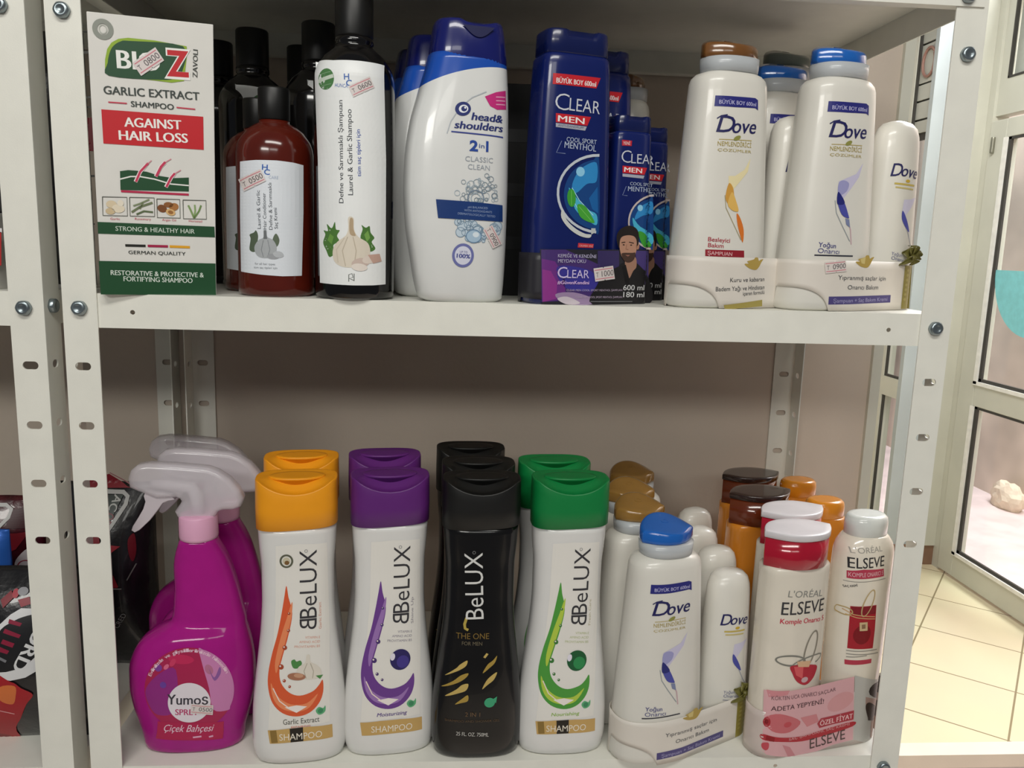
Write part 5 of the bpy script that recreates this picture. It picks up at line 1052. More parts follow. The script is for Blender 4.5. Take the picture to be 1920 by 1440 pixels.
# ================================================================ MATERIALS OF THE PLACE
WHITE = mat('white_powder_coat', '#e6e5db', rough=0.38, var=0.02, bump=0.04, bscale=900)
WALL = mat('painted_plaster', '#c8bbad', rough=0.8, var=0.05, scale=5, bump=0.15, bscale=160)
ZINC = mat('zinc_plated_steel', '#8f9a9e', rough=0.28, metal=0.85, var=0.1)
PVC = mat('white_pvc_profile', '#cdcdc0', rough=0.35, var=0.03, scale=6)
PVCG = mat('aged_pvc_panel', '#b9bab0', rough=0.45, var=0.06, scale=5)
DARK = mat('black_rubber_gasket', '#3c3a36', rough=0.6)
def tilemat():
    m = bpy.data.materials.new('beige_floor_tiles'); m.use_nodes = True; nt = m.node_tree; b = nt.nodes['Principled BSDF']
    tc = nt.nodes.new('ShaderNodeTexCoord'); mp = nt.nodes.new('ShaderNodeMapping'); br = nt.nodes.new('ShaderNodeTexBrick')
    mp.inputs['Rotation'].default_value = (0, 0, TILE_ROT); mp.inputs['Location'].default_value = TILE_LOC
    br.offset = 0; br.inputs['Scale'].default_value = 1; br.inputs['Brick Width'].default_value = TILE; br.inputs['Row Height'].default_value = TILE; br.inputs['Mortar Size'].default_value = 0.0035; br.inputs['Mortar Smooth'].default_value = 0.3
    br.inputs['Color1'].default_value = lin('#e2d6b4'); br.inputs['Color2'].default_value = lin('#ded2b2'); br.inputs['Mortar'].default_value = lin('#8f8164')
    nz = nt.nodes.new('ShaderNodeTexNoise'); nz.inputs['Scale'].default_value = 3; mx = nt.nodes.new('ShaderNodeMixRGB'); mx.blend_type = 'MULTIPLY'; mx.inputs[0].default_value = 0.12
    nt.links.new(tc.outputs['Object'], mp.inputs['Vector']); nt.links.new(mp.outputs['Vector'], br.inputs['Vector']); nt.links.new(tc.outputs['Object'], nz.inputs['Vector'])
    nt.links.new(br.outputs['Color'], mx.inputs[1]); nt.links.new(nz.outputs['Color'], mx.inputs[2]); nt.links.new(mx.outputs['Color'], b.inputs['Base Color']); b.inputs['Roughness'].default_value = 0.25
    return m
TILE = 0.337; TILE_ROT = R(38.5); TILE_LOC = (.0205, .018, 0)
TILES = tilemat()
GLASS = bpy.data.materials.new('window_glass'); GLASS.use_nodes = True
_nt = GLASS.node_tree; _nt.nodes.clear(); _o = _nt.nodes.new('ShaderNodeOutputMaterial'); _m = _nt.nodes.new('ShaderNodeMixShader'); _t = _nt.nodes.new('ShaderNodeBsdfTransparent'); _g = _nt.nodes.new('ShaderNodeBsdfGlossy')
_fr = _nt.nodes.new('ShaderNodeFresnel'); _fr.inputs[0].default_value = 1.45; _g.inputs['Roughness'].default_value = 0.03; _t.inputs[0].default_value = (.96, .97, .96, 1)
_m.inputs[0].default_value = 0.07; _nt.links.new(_t.outputs[0], _m.inputs[1]); _nt.links.new(_g.outputs[0], _m.inputs[2]); _nt.links.new(_m.outputs[0], _o.inputs[0])
# ================================================================ THE SETTING
FZ = -1.35
struct('floor', box(NB(), -1.5, 2.56, 1.42, 3.9, FZ-.04, FZ), TILES)
struct('trim_1', box(NB(), -1.5, 2.56, 1.36, 1.42, FZ-.04, FZ+.001), mat('tile_nosing', '#e6d8c8', rough=0.3, var=0.03, scale=8))
struct('trim_2', box(NB(), -1.5, 2.56, 1.372, 1.42, FZ-.18, FZ-.04), mat('step_riser', '#c9bdb8', rough=0.6))
struct('floor_lower', box(NB(), -1.6, 2.56, -2.2, 1.372, FZ-.22, FZ-.18), mat('lower_floor_tiles', '#cfc4b6', rough=0.35))
struct('wall_back', box(NB(), -1.6, 0.8353, 0.318, 0.40, FZ-.18, 1.25), WALL)
struct('trim_3', box(NB(), 0.8353, 0.848, 0.312, 0.406, FZ-.18, 1.25), PVC)
struct('wall_far', box(NB(), -1.5, 2.306, 3.9, 3.98, FZ, 1.25), mat('far_plaster', '#cfc9bd', rough=.8))
# street side wall with the door
X = 2.555
struct('wall_right_pier', box(NB(), 2.307, X-.0125, 2.80, 2.828, FZ, 1.25), mat('grey_blue_pier', '#b4bcbd', rough=0.5, var=0.05, scale=4))
struct('baseboard_pier', box(NB(), 2.300, X-.0125, 2.788, 2.7995, FZ, FZ+.095), mat('brown_skirting', '#8c6d58', rough=0.5))
struct('trim_4', box(box(NB(), X-.012, X+.06, 2.742, 2.80, FZ, 1.25), 2.435, X-.0125, 2.781, 2.7995, FZ+.0955, 1.25), PVC)
bm = NB(); box(bm, X, X+.06, 1.90, 2.742, .655, .80); box(bm, X, X+.06, 2.69, 2.742, .80, 1.25); box(bm, X, X+.06, 1.90, 2.69, 1.12, 1.25)
bm2 = struct('window_1', bm, PVC)
f = obj('window_gasket', box(box(NB(), X-.004, X+.01, 1.9, 2.69, .80, .808), X-.004, X+.01, 2.682, 2.69, .80, 1.12), bm2, DARK)
obj('window_pane', box(NB(), X+.02, X+.024, 1.9, 2.685, .806, 1.12), bm2, mat('frosted_transom_glass', '#b4b8ae', rough=0.3, var=0.03))
# the glazed door leaf
door = NB(); y0, y1 = 1.96, 2.736
box(door, X-.02, X+.035, 2.628, y1, FZ+.012, .632); box(door, X-.02, X+.035, y0, y0+.105, FZ+.012, .632)
box(door, X-.02, X+.035, y0+.105, 2.628, FZ+.012, FZ+.115); box(door, X-.02, X+.035, y0+.105, 2.628, .556, .632); box(door, X-.02, X+.035, y0+.105, 2.628, -.562, -.466)
door = struct('door_1', door, PVC); bev(door, .004)
bd = NB()
for z0, z1 in ((-1.235, -.562), (-.466, .556)):
    box(bd, X-.026, X-.012, 2.612, 2.634, z0, z1); box(bd, X-.026, X-.012, y0+.1, 2.634, z0-.004, z0+.012)
obj('glazing_bead', bd, door, mat('bright_pvc_bead', '#f0efe9', rough=0.3))
gk = NB()
for z0, z1 in ((-1.223, -.562), (-.454, .556)):
    box(gk, X-.018, X-.008, 2.594, 2.612, z0, z1); box(gk, X-.018, X-.008, y0+.1, 2.612, z0, z0+.014); box(gk, X-.018, X-.008, y0+.1, 2.612, z1-.01, z1)
obj('door_gasket', gk, door, DARK)
for z0, z1 in ((-1.223, -.562), (-.454, .556)): obj('door_pane', box(NB(), X-.008, X-.003, y0+.1, 2.60, z0, z1), door, GLASS)
obj('door_hinge', lathe([(.008, .50), (.009, .505), (.009, .56), (.008, .565)], 16, X-.026, 2.70), door, mat('hinge_metal', '#8b8a7c', rough=0.4, metal=.6))
# the side window behind the pier
XS = 2.307
sw = NB(); box(sw, XS, XS+.05, 2.829, 2.960, -.575, -.487); box(sw, XS, XS+.05, 2.960, 3.4, FZ, 1.25); box(sw, XS, XS+.05, 2.829, 2.960, FZ, -1.22)
sw = struct('window_2', sw, PVC)
pn = NB()
for z0, z1 in ((.60, .655), (.66, .735), (.74, .808), (.812, .975), (.98, 1.25)): box(pn, XS+.012, XS+.02, 2.829, 2.959, z0, z1-.004)
obj('shutter_panel', pn, sw, PVCG)
obj('shutter_groove', box(NB(), XS+.021, XS+.034, 2.829, 2.959, .57, 1.25), sw, DARK)
g3 = NB(); box(g3, XS+.004, XS+.0115, 2.945, 2.9595, -1.219, -.576); box(g3, XS+.004, XS+.0115, 2.945, 2.9595, -.486, 1.25); box(g3, XS+.004, XS+.0115, 2.829, 2.9445, -.4865, -.475)
obj('window_gasket', g3, sw, DARK)
obj('window_pane', box(NB(), XS+.03, XS+.033, 2.829, 2.959, -1.2195, .569), sw, GLASS)
rg = NB(); pts = [(XS+.006, 2.875+.045*math.cos(t*math.pi/12), .892+.06*math.sin(t*math.pi/12)) for t in range(25)]; tube(rg, pts, .006, 6)
o = obj('round_sticker', rg, None, mat('faded_red_sticker', '#9a7468', rough=.6)); o['label'] = 'faded round ring sticker on the white shutter panel of the side window'; o['category'] = 'sticker'
# outside, seen through the glass
struct('wall_outside', box(NB(), 3.75, 3.9, -.5, 6.5, -2.2, 2.6), mat('street_concrete', '#dccbbc', rough=0.9, var=0.22, scale=2.2, bump=0.5, bscale=14))
struct('pavement', box(NB(), 2.62, 3.75, -.5, 6.5, -1.52, -1.42), mat('pink_pavement', '#d9c6c4', rough=0.85, var=0.08, scale=6, bump=0.3, bscale=40))
rk = NB(); rnd = random.Random(2)
bmesh.ops.create_icosphere(rk, subdivisions=3, radius=.09)
for v in rk.verts: v.co = Vector((v.co.x*.6, v.co.y*1.3, v.co.z))*(1+.25*rnd.random())
o = obj('broken_plaster', rk, None, mat('pale_plaster_chunk', '#e2d2bc', rough=.9, bump=.4, bscale=30), loc=(3.66, 3.86, -1.36)); o['label'] = 'pale broken chunk of plaster at the foot of the outside concrete wall'; o['category'] = 'rubble'
# teal half-round sign stuck on the door glass
sg = [(2.36+.235*math.cos(t*math.pi/24), .02+.26*math.sin(t*math.pi/24)) for t in range(24, 49)]
me = extrude2d(sg, [], .003); remap(me, lambda c: Vector((X-.012+c.z, c.x, c.y)))
o = obj('teal_sticker', me, None, mat('teal_vinyl', '#86d4da', rough=.4)); o['label'] = 'teal half-round vinyl sticker on the upper pane of the glazed door'; o['category'] = 'sticker'
# ================================================================ SHELVING UNITS
def slot(cx, cz, w, h, n=10):
    r = h/2; P = []
    for i in range(n+1): t = -math.pi/2+math.pi*i/n; P.append((cx+w/2-r+r*math.cos(t), cz+r*math.sin(t)))
    for i in range(n+1): t = math.pi/2+math.pi*i/n; P.append((cx-w/2+r+r*math.cos(t), cz+r*math.sin(t)))
    return P
def post(name, parent, xo, side, yo, front_, zs, z0=FZ-.18, z1=.62):
    """L profile: outer corner at xo, yo; side +1 when the face runs to +x"""
    w = .027; t = .0013
    face = [(0, z0), (w, z0), (w, z1), (0, z1)]
    m1 = extrude2d(face, [slot(w/2, z, .0125, .0066) for z in zs], t)
    remap(m1, lambda c: Vector((xo+side*c.x, yo+(t/2+c.z)*front_, c.y)))
    m2 = extrude2d([(t, z0), (w, z0), (w, z1), (t, z1)], [slot(w/2, z, .0095, .0066) for z in zs], t)
    remap(m2, lambda c: Vector((xo+side*(t/2+c.z), yo+front_*c.x, c.y)))
    bm = NB(); bm.from_mesh(m1); bm.from_mesh(m2); bpy.data.meshes.remove(m1); bpy.data.meshes.remove(m2)
    return obj(name, bm, parent, WHITE)
def pan(parent, x0, x1, y0, y1, ztop, lip=.028, hole=()):
    bm = NB(); t = .0012
    box(bm, x0, x1, y0+.0002, y1, ztop-t, ztop)
    fr = extrude2d([(x0, ztop-lip), (x1, ztop-lip), (x1, ztop-.0001), (x0, ztop-.0001)], [slot(a, b, .0040, .0038, 8) for a, b in hole], t)
    remap(fr, lambda c: Vector((c.x, y0+t/2+c.z, c.y))); bm.from_mesh(fr); bpy.data.meshes.remove(fr)
    box(bm, x0, x1, y1-t, y1, ztop-lip, ztop-t); box(bm, x0, x0+t, y0+t, y1-t, ztop-lip, ztop-t); box(bm, x1-t, x1, y0+t, y1-t, ztop-lip, ztop-t)
    box(bm, x0+t, x1-t, y0+t, y0+.011, ztop-lip, ztop-lip+t); box(bm, x0+t, x1-t, y1-.011, y1-t, ztop-lip, ztop-lip+t)
    return obj('shelf', bm, parent, WHITE)
def bolt(parent, p, ax='y'):
    r = .0062; prof = [(r*.98, 0), (r, .0012), (r*.98, .0034), (r*.82, .0044), (r*.55, .0049), (r*.45, .0044)]
    n = 24; RS = []
    for rr, h in prof:
        rg_ = []
        for k in range(n):
            a = 2*math.pi*k/n; q = rr*(1 if h > .004 else (1-.05*abs(math.sin(3*a))))
            u, v = q*math.cos(a), q*math.sin(a)
            rg_.append((p[0]+u, p[1]-h, p[2]+v) if ax == 'y' else (p[0]+h, p[1]+u, p[2]+v))
        RS.append(rg_)
    bm = NB(); rings(bm, RS); return obj('bolt', bm, parent, ZINC, smooth=True)
SL = [-.05, -.10, -.15, -.20]; SB = [-.0426, -.0926, -.1426, -.1926]
unit = thing('shelving_unit', 'white slotted metal shelving unit holding all the shampoo bottles', 'shelving', (0, 0, 0), group=None)
LW, RW = -.0137, .7355
post('front_post', unit, LW, 1, 0, 1, SL); post('front_post', unit, RW, -1, 0, 1, SL)
post('rear_post', unit, LW, 1, .3165, -1, SB); post('rear_post', unit, RW, -1, .3165, -1, SB)
g_ = .0016
pan(unit, LW+g_, RW-g_, g_, .3165-g_, .010, hole=((.0406, -.0048), (.6808, -.0045)))
pan(unit, LW+g_, RW-g_, g_, .3165-g_, -.413, hole=((.0406, -.428), (.6153, -.4225)))
pan(unit, LW-.001, .7313, -.0016, .3165-g_, .290)
for p in ((0, 0, -.002), (0, 0, .225), (.7214, 0, -.002), (.7214, 0, .225), (.7206, 0, -.4237), (.7156, -.0016, .270)): bolt(unit, p)
nb = thing('shelving_unit', 'neighbouring white slotted metal shelving unit at the left edge, holding snack bags', 'shelving', (0, 0, 0))
NR, NL = -.0283, -.80
post('front_post', nb, NR, -1, 0, 1, SL+[.245]); post('front_post', nb, NL, 1, 0, 1, SL); post('rear_post', nb, NR, -1, .3165, -1, SB); post('rear_post', nb, NL, 1, .3165, -1, SB)
for z in (.010, -.413, .290): pan(nb, NL+g_, NR-g_, g_, .3165-g_, z)
for p in ((-.0432, 0, -.003), (-.0458, 0, .2265)): bolt(nb, p)
bolt(nb, (NR, .0125, -.0018), 'x')
# ================================================================ GOODS
U, Lo = .010, -.413
PW = mat('white_bottle_plastic', '#dedbd2', rough=.28, var=.01, coat=.2)
PWG = mat('white_glossy_plastic', '#e0dfdc', rough=.16, var=.01, coat=.3)
# ---- boxed garlic shampoo
t = thing('shampoo_carton', 'tall white and green carton of garlic extract shampoo against hair loss', 'box', (.0660, .0060, U), 17)
bm = NB(); d, h = .050, .2135
V = [bm.verts.new(p) for p in ((-.0474, 0, 0), (.0392, 0, 0), (.0392, d, 0), (-.0474, d, 0), (-.0473, 0, h), (.0431, 0, h+.0012), (.0431, d, h+.0012), (-.0473, d, h))]
for q in ((0, 3, 2, 1), (4, 5, 6, 7), (0, 1, 5, 4), (1, 2, 6, 5), (2, 3, 7, 6), (3, 0, 4, 7)): bm.faces.new([V[i] for i in q])
bev(obj('carton', bm, t, mat('white_card', '#dddbd5', rough=.5, var=.015)), .0006)
printed('front_print', ART['bioz'], lambda x, z: 0.001*z*.005, t, lift=.3); printed('price_sticker', ART['st_bioz'], lambda x, z: 0, t, lift=.4)
# ---- tall black garlic shampoos
BLK = mat('black_glossy_plastic', '#0b0a0a', rough=.14, var=.05, coat=.4); BLKM = mat('black_matt_plastic', '#121211', rough=.42, var=.05)
def tall(first, label):
    t = thing('shampoo_bottle', label, 'bottle', (.2172, .0270, U)); body('tall', BLK, t)
    obj('cap', lathe([(.0150, .2105), (.0154, .212), (.0154, .244), (.0145, .2455), (.010, .246)], 44), t, BLKM, smooth=True)
    printed('label', ART['tall'], lambda x, z: front('tall', x, z), t)
    if first: printed('price_sticker', ART['st_tall'], lambda x, z: front('tall', x, z), t, lift=.35)
    return t
tall(True, 'tall round black laurel and garlic shampoo bottle with white label at the shelf edge')
tb = tall(False, 'black garlic shampoo bottle in shadow directly behind the brown conditioner bottle'); tb.location = (.1025, .165, U); tb.rotation_euler.z = R(62); GT = 'black garlic shampoo bottles at the back'; tb['group'] = GT
place(tb, (.0535, .222, U), 150, 'black garlic shampoo bottle in the back left corner, mostly behind the white carton', GT)
place(tb, (.1385, .228, U), 165, 'black garlic shampoo bottle rearmost, seen in the gap left of the tall front one', GT)
place(tb, (.172, .128, U), 70, 'black garlic shampoo bottle just behind the left shoulder of the tall front one', GT)
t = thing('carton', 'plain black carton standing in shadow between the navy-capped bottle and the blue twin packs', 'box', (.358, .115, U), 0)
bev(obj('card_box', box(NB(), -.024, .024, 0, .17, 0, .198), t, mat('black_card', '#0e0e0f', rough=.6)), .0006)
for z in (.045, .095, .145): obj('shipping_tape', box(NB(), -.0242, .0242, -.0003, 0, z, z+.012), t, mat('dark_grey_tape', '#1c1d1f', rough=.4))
# ---- brown conditioners
AMB = mat('amber_brown_plastic', '#54190f', rough=.16, var=.06, coat=.3)
def jar(first, label):
    t = thing('conditioner_bottle', label, 'bottle', (.1490, .0400, U), 6, 'brown hair conditioner bottles'); body('jar', AMB, t)
    obj('cap', lathe([(.0125, .1452), (.0130, .146), (.0130, .170), (.0122, .1715), (.008, .172)], 40), t, BLKM, smooth=True)
    printed('label', ART['jar'], lambda x, z: front('jar', x, z), t)
    if first: printed('price_sticker', ART['st_jar'], lambda x, z: front('jar', x, z), t, lift=.5)
    return t
jar(True, 'short reddish-brown conditioner bottle with black cap and price tag, front one')
j = jar(False, 'second reddish-brown conditioner bottle, half hidden behind the front one'); j.location = (0.1214, .1000, U)
# ---- white and blue anti-dandruff shampoos
def hsmat():
    m = mat('white_and_blue_plastic', '#dfe0de', rough=.22, var=.01, coat=.25); nt = m.node_tree; b = nt.nodes['Principled BSDF']
    src = b.inputs['Base Color'].links[0].from_socket; tc = nt.nodes.new('ShaderNodeTexCoord'); sx = nt.nodes.new('ShaderNodeSeparateXYZ'); nt.links.new(tc.outputs['Object'], sx.inputs[0])
    def M(op, a, b_): n = nt.nodes.new('ShaderNodeMath'); n.operation = op; (nt.links.new(a, n.inputs[0]) if not isinstance(a, float) else setattr(n.inputs[0], 'default_value', a)); (nt.links.new(b_, n.inputs[1]) if not isinstance(b_, float) else setattr(n.inputs[1], 'default_value', b_)); return n.outputs[0]
    x2 = M('MULTIPLY', sx.outputs['X'], sx.outputs['X']); th = M('ADD', M('ADD', M('MULTIPLY', sx.outputs['X'], .22), M('MULTIPLY', x2, -3.4)), .1868)
    g = M('GREATER_THAN', sx.outputs['Z'], th); mx = nt.nodes.new('ShaderNodeMixRGB'); nt.links.new(g, mx.inputs[0]); nt.links.new(src, mx.inputs[1]); mx.inputs[2].default_value = lin('#1d4fae'); nt.links.new(mx.outputs[0], b.inputs['Base Color']); return m
HSM = hsmat(); NAVY = mat('navy_cap_plastic', '#161c62', rough=.2, var=.03, coat=.4)
def hs(first, label):
    t = thing('shampoo_bottle', label, 'bottle', (.3090, .0250, U), 14, 'white shampoo bottles with navy caps'); body('hands', HSM, t)
    def zm(x, y, z): return -.006*1000*max(0, (-y-12)/12)**1.0*max(0, 1-((x-4)/15)**2) if z > 222 else 0
    cap_loft('cap', [(32, 23.2, 192.5), (32.2, 23.4, 193.5), (31.2, 23, 204), (29.4, 22, 216), (28, 21, 223), (27, 20, 225)], 3.0, NAVY, t, zmod=zm, cx=.6)
    n = obj('thumb_notch', extrude2d([(-13/1000+.004+.026*i/12, -.0085*math.sin(math.pi*i/12)) for i in range(13)], [], .0006), t, mat('dark_navy_recess', '#0c1044', rough=.35))
    n.location = (0.0, -.0226, .2195); n.rotation_euler.x = R(86)
    printed('front_print', ART['hands'], lambda x, z: front('hands', x, z), t)
    if first: printed('price_sticker', ART['st_hands'], lambda x, z: front('hands', x, z), t, lift=.4)
    return t
hs(True, 'front white curved bottle with navy cap and price tag, two in one shampoo')
h2 = hs(False, 'second white shampoo bottle with navy cap, peeking out left of the front one'); h2.location = (.2860, .0830, U)
place(h2, (.2720, .1380, U), 14, 'rearmost dark-capped white shampoo bottle, behind the two others in shadow')
# ---- blue menthol twin packs
BLU = mat('royal_blue_plastic', '#101e5c', rough=.24, var=.03, coat=.3); BLC = mat('deep_blue_cap', '#0f1a4c', rough=.26, var=.03, coat=.3)
def bandmesh(kind, ztop, zbot, parent, m, name='card_sleeve', th=.0005):
    P = band_path(kind); D = []
    for i in range(len(P)):
        p, q = P[i], P[(i+1) % len(P)]; n = max(1, int(math.hypot(q[0]-p[0], q[1]-p[1])/2.0)); D += [(p[0]+(q[0]-p[0])*k/n, p[1]+(q[1]-p[1])*k/n) for k in range(n)]
    bm = NB(); C = []
    for x, y in D:
        a, b = (zbot(x, y), ztop(x, y)); C.append([bm.verts.new((x/1000, y/1000, (a+(b-a)*k/6)/1000)) for k in range(7)])
    for i in range(len(C)):
        A_, B_ = C[i], C[(i+1) % len(C)]
        for k in range(6): bm.faces.new((A_[k], B_[k], B_[k+1], A_[k+1]))
    o = obj(name, bm, parent, m, smooth=True); md = o.modifiers.new('thickness', 'SOLIDIFY'); md.thickness = th; md.offset = 1; return o
def clear_set(first, label, loc):
    t = thing('shampoo_twin_pack', label, 'shampoo pack', loc, 17, 'blue shampoo twin packs')
    def rec(w, top, dz):
        return lambda x, y, z: (-dz*max(0, min(1, (-y-6)/5)) if (z >= top-.5 and abs(x-1) < w) else 0)
    b = body('clear_big', BLU, t, 'large_bottle')
    c = cap_loft('cap', [(27.5, 18, 203.5), (28.6, 18.8, 204.5), (28.4, 18.6, 214), (28, 18.2, 221), (27, 17.5, 222.5)], 4.6, BLC, b, zmod=rec(13, 222.5, 5))
    printed('front_print', ART['clear_big'], lambda x, z: front('clear_big', x, z), b)
    s = body('clear_small', BLU, t, 'small_bottle'); s.location = (.0600, .004, 0)
    cap_loft('cap', [(16.4, 12.2, 148), (17.6, 13, 149), (17.4, 12.8, 156), (17, 12.5, 161), (16.4, 12, 162)], 4.6, BLC, s, zmod=rec(8, 162, 4))
    printed('front_print', ART['clear_small'], lambda x, z: front('clear_small', x, z), s)
    def zt(x, y):
        if y < 0 and 46 < x < 66: return 43+25*math.sqrt(max(0, 1-((x-56.4)/9.0)**2)) if abs(x-56.4) < 9 else 43.0
        return 43.0
    def zb(x, y): return (4.6 if x < -4 else 4.6*math.sqrt(max(0, 1-((x+4)/9)**2)) if x < 5 else 0.4) if y < 6 else .4
    k = bandmesh('band_clear', zt, zb, t, mat('dark_printed_card', '#2b2a30', rough=.4))
    printed('sleeve_print', ART['clear_band'], lambda x, z: band_front('band_clear', x), k, lift=.62)
    if first: printed('price_sticker', ART['st_clear'], lambda x, z: band_front('band_clear', x), t, lift=.9)
    return t
clear_set(True, 'front pair of blue menthol shampoo bottles in a dark card sleeve with a price tag', (0.3965, 0.0300, 0.010))
clear_set(False, 'rear pair of blue menthol shampoo bottles, in shadow behind the front pack', (.4268, .0890, U))
# ---- creamy white bottles with domed flip caps
TRB = mat('translucent_blue_cap', '#2470cf', rough=.15, var=.04, coat=.5, trans=.25); TRG = mat('translucent_gold_cap', '#a57c3c', rough=.15, var=.05, coat=.5, trans=.25)
TRBR = mat('translucent_brown_cap', '#80542a', rough=.18, var=.05, coat=.5, trans=.2); CLR = mat('clear_frosted_collar', '#cfd4d8', rough=.25, alpha=.75, var=.02, coat=.3)
def dplan(a, b, seg):
    out = []
    for k in range(seg):
        t = 2*math.pi*k/seg; c, q = math.cos(t), math.sin(t); x = a*math.copysign(abs(c)**.85, c)
        out.append((x, b*q-.12*b if q >= 0 else -.62*b*(1-(x/a)**2)-.12*b))
    return out
def dove_bottle(parent, capm, art, name='large_bottle'):
    b = body('dove', PW, parent, name)
    cap_loft('collar', [(23, 17, 197), (24.8, 19.4, 197.6), (25.4, 20, 203), (25.6, 20.2, 209)], 2.3, CLR, b)
    def zm(x, y, z): return 0 if z < 214 else 10.5*max(0,(y+15)/36)*(1-.75*(x/27)**2)+.5
    cap_loft('cap', [(25.2, 21.6, 209.1), (26.2, 22.8, 209.6), (26.6, 23.2, 212), (26.4, 23, 217), (25.2, 21.6, 218.6), (23, 19, 219.2)], 2.2, capm, b, zmod=zm, plan=dplan)
    pts = [(.004*math.cos(i*math.pi/8), .003*math.sin(i*math.pi/8)) for i in range(16)]
    e = obj('cap_emblem', extrude2d(pts, [[(x*.6, y*.6) for x, y in pts]], .0006), b, capm); e.location = (0, .004, .2252); e.rotation_euler.x = R(16)
    if art: printed('front_print', art, lambda x, z: front('dove', x, z), b)
    return b
CARD = mat('cream_gift_card', '#dfd8ce', rough=.42, var=.015); OLV = mat('olive_satin_ribbon', '#6f6a35', rough=.35, var=.15, scale=300)
def bow(parent, p, s=1.0):
    rnd = random.Random(7); bm = NB()
    for k, (a, ln, w) in enumerate(((160, .013, .0058), (110, .012, .0062), (55, .010, .0058), (10, .008, .0045), (203, .018, .0030), (250, .007, .0045))):
        a = R(a); n = 8; L = []
        for i in range(n+1):
            u = i/n; r = ln*u*s; lift = .004*math.sin(math.pi*u)+.0006*k; ww = w*math.sin(math.pi*min(1, u*.92+.06))*s
            cx, cz = p[0]+r*math.cos(a), p[2]+r*math.sin(a)+.002*math.sin(math.pi*u); nx, nz = -math.sin(a), math.cos(a)
            L.append([(cx+nx*ww*q, p[1]-lift-.001*abs(q)*3+.0015, cz+nz*ww*q) for q in (-1, 0, 1)])
        V = [[bm.verts.new(c) for c in r_] for r_ in L]
        for i in range(n):
            for q in range(2): bm.faces.new((V[i][q], V[i+1][q], V[i+1][q+1], V[i][q+1]))
    c = Vector(p); bmesh.ops.create_icosphere(bm, subdivisions=2, radius=.0034*s, matrix=Matrix.Translation((p[0], p[1]-.003, p[2])))
    o = obj('ribbon_bow', bm, parent, OLV, smooth=True); md = o.modifiers.new('thickness', 'SOLIDIFY'); md.thickness = .0005; return o
def dove_set(label, loc, rz, capm, bart, sart, st, group='white shampoo gift packs on the upper shelf', small=True, withbow=True):
    t = thing('shampoo_gift_pack', label, 'shampoo pack', loc, rz, group); dove_bottle(t, capm, bart)
    if small:
        s = body('dove_small', PW, t, 'small_bottle'); s.location = (.0760, .004, 0); printed('front_print', ART['smallC'], lambda x, z: front('dove_small', x, z), s)
    def zb(x, y):
        if y > 4: return .4
        return 20*math.sqrt(max(0, 1-((x+44)/31)**2)) if x < -13 else .4
    k = bandmesh('band_dove', lambda x, y: 44.0, zb, t, CARD)
    if sart: printed('sleeve_print', sart, lambda x, z: band_front('band_dove', x), k, lift=.62)
    if st: printed('price_sticker', st, lambda x, z: band_front('band_dove', x), t, lift=.9)
    if withbow: bow(t, (.0905, (band_front('band_dove', 90.5)-.8)/1000, .0480))
    return t
dove_set('white shampoo gift pack with brown cap, left of the blue-capped one on the upper shelf', (0.5330, 0.0340, 0.010), 17, TRBR, ART['doveA'], ART['bandA'], None, withbow=False)
dove_set('front blue-capped white gift pack with ribbon bow, right end of the upper shelf', (0.6310, 0.0370, 0.010), 17, TRB, ART['doveB'], ART['bandB'], ART['st_bandB'])
dove_set('blue-capped white gift pack standing in shadow behind the front blue-capped one', (.6095, .1100, U), 17, TRB, ART['doveB'], ART['bandB'], None)
dove_set('white shampoo gift pack with blue cap at the front of the lower shelf', (0.5010, 0.0210, -0.413), 17, TRB, ART['doveB'], ART['bandB'], None, group=None)
def dove_single(label, loc, rz, capm, group, art=None, sz=1.0):
    t = thing('shampoo_bottle', label, 'bottle', loc, rz, group); dove_bottle(t, capm, art, 'body'); t.scale = (1, 1, sz); return t
dove_single('brown-capped bottle turned sideways at the back, behind the blue twin packs', (.4775, .1880, U), 82, TRBR, None)
dove_single('bottle with a grey see-through cap at the very back between the two gift packs', (.6400, .1790, U), 17, mat('grey_green_cap', '#66706a', rough=.3, coat=.3), None, sz=1.125)
GG = 'gold-capped white bottles on the lower shelf'
dove_single('front gold-capped white bottle, directly behind the blue-capped gift pack', (.4895, .0830, Lo), 14, TRG, GG)
dove_single('middle gold-capped white bottle in the row of three', (.4925, .1400, Lo), 10, TRG, GG)
dove_single('rearmost gold-capped white bottle in the row of three, near the wall', (.5080, .2060, Lo), 10, TRG, GG)
GS = 'small white round-topped bottles on the lower shelf'
def small_single(label, loc):
    t = thing('conditioner_bottle', label, 'bottle', loc, 17, GS); body('dove_small', PW, t); printed('front_print', ART['smallC'], lambda x, z: front('dove_small', x, z), t.children[0]); return t
small_single('small white round-topped bottle right behind the gift pack', (.5800, .1080, Lo))
small_single('small white round-topped bottle, middle of the ones behind the gift pack', (.5790, .1670, Lo))
small_single('small white round-topped bottle nearest the wall', (.5930, .2320, Lo))
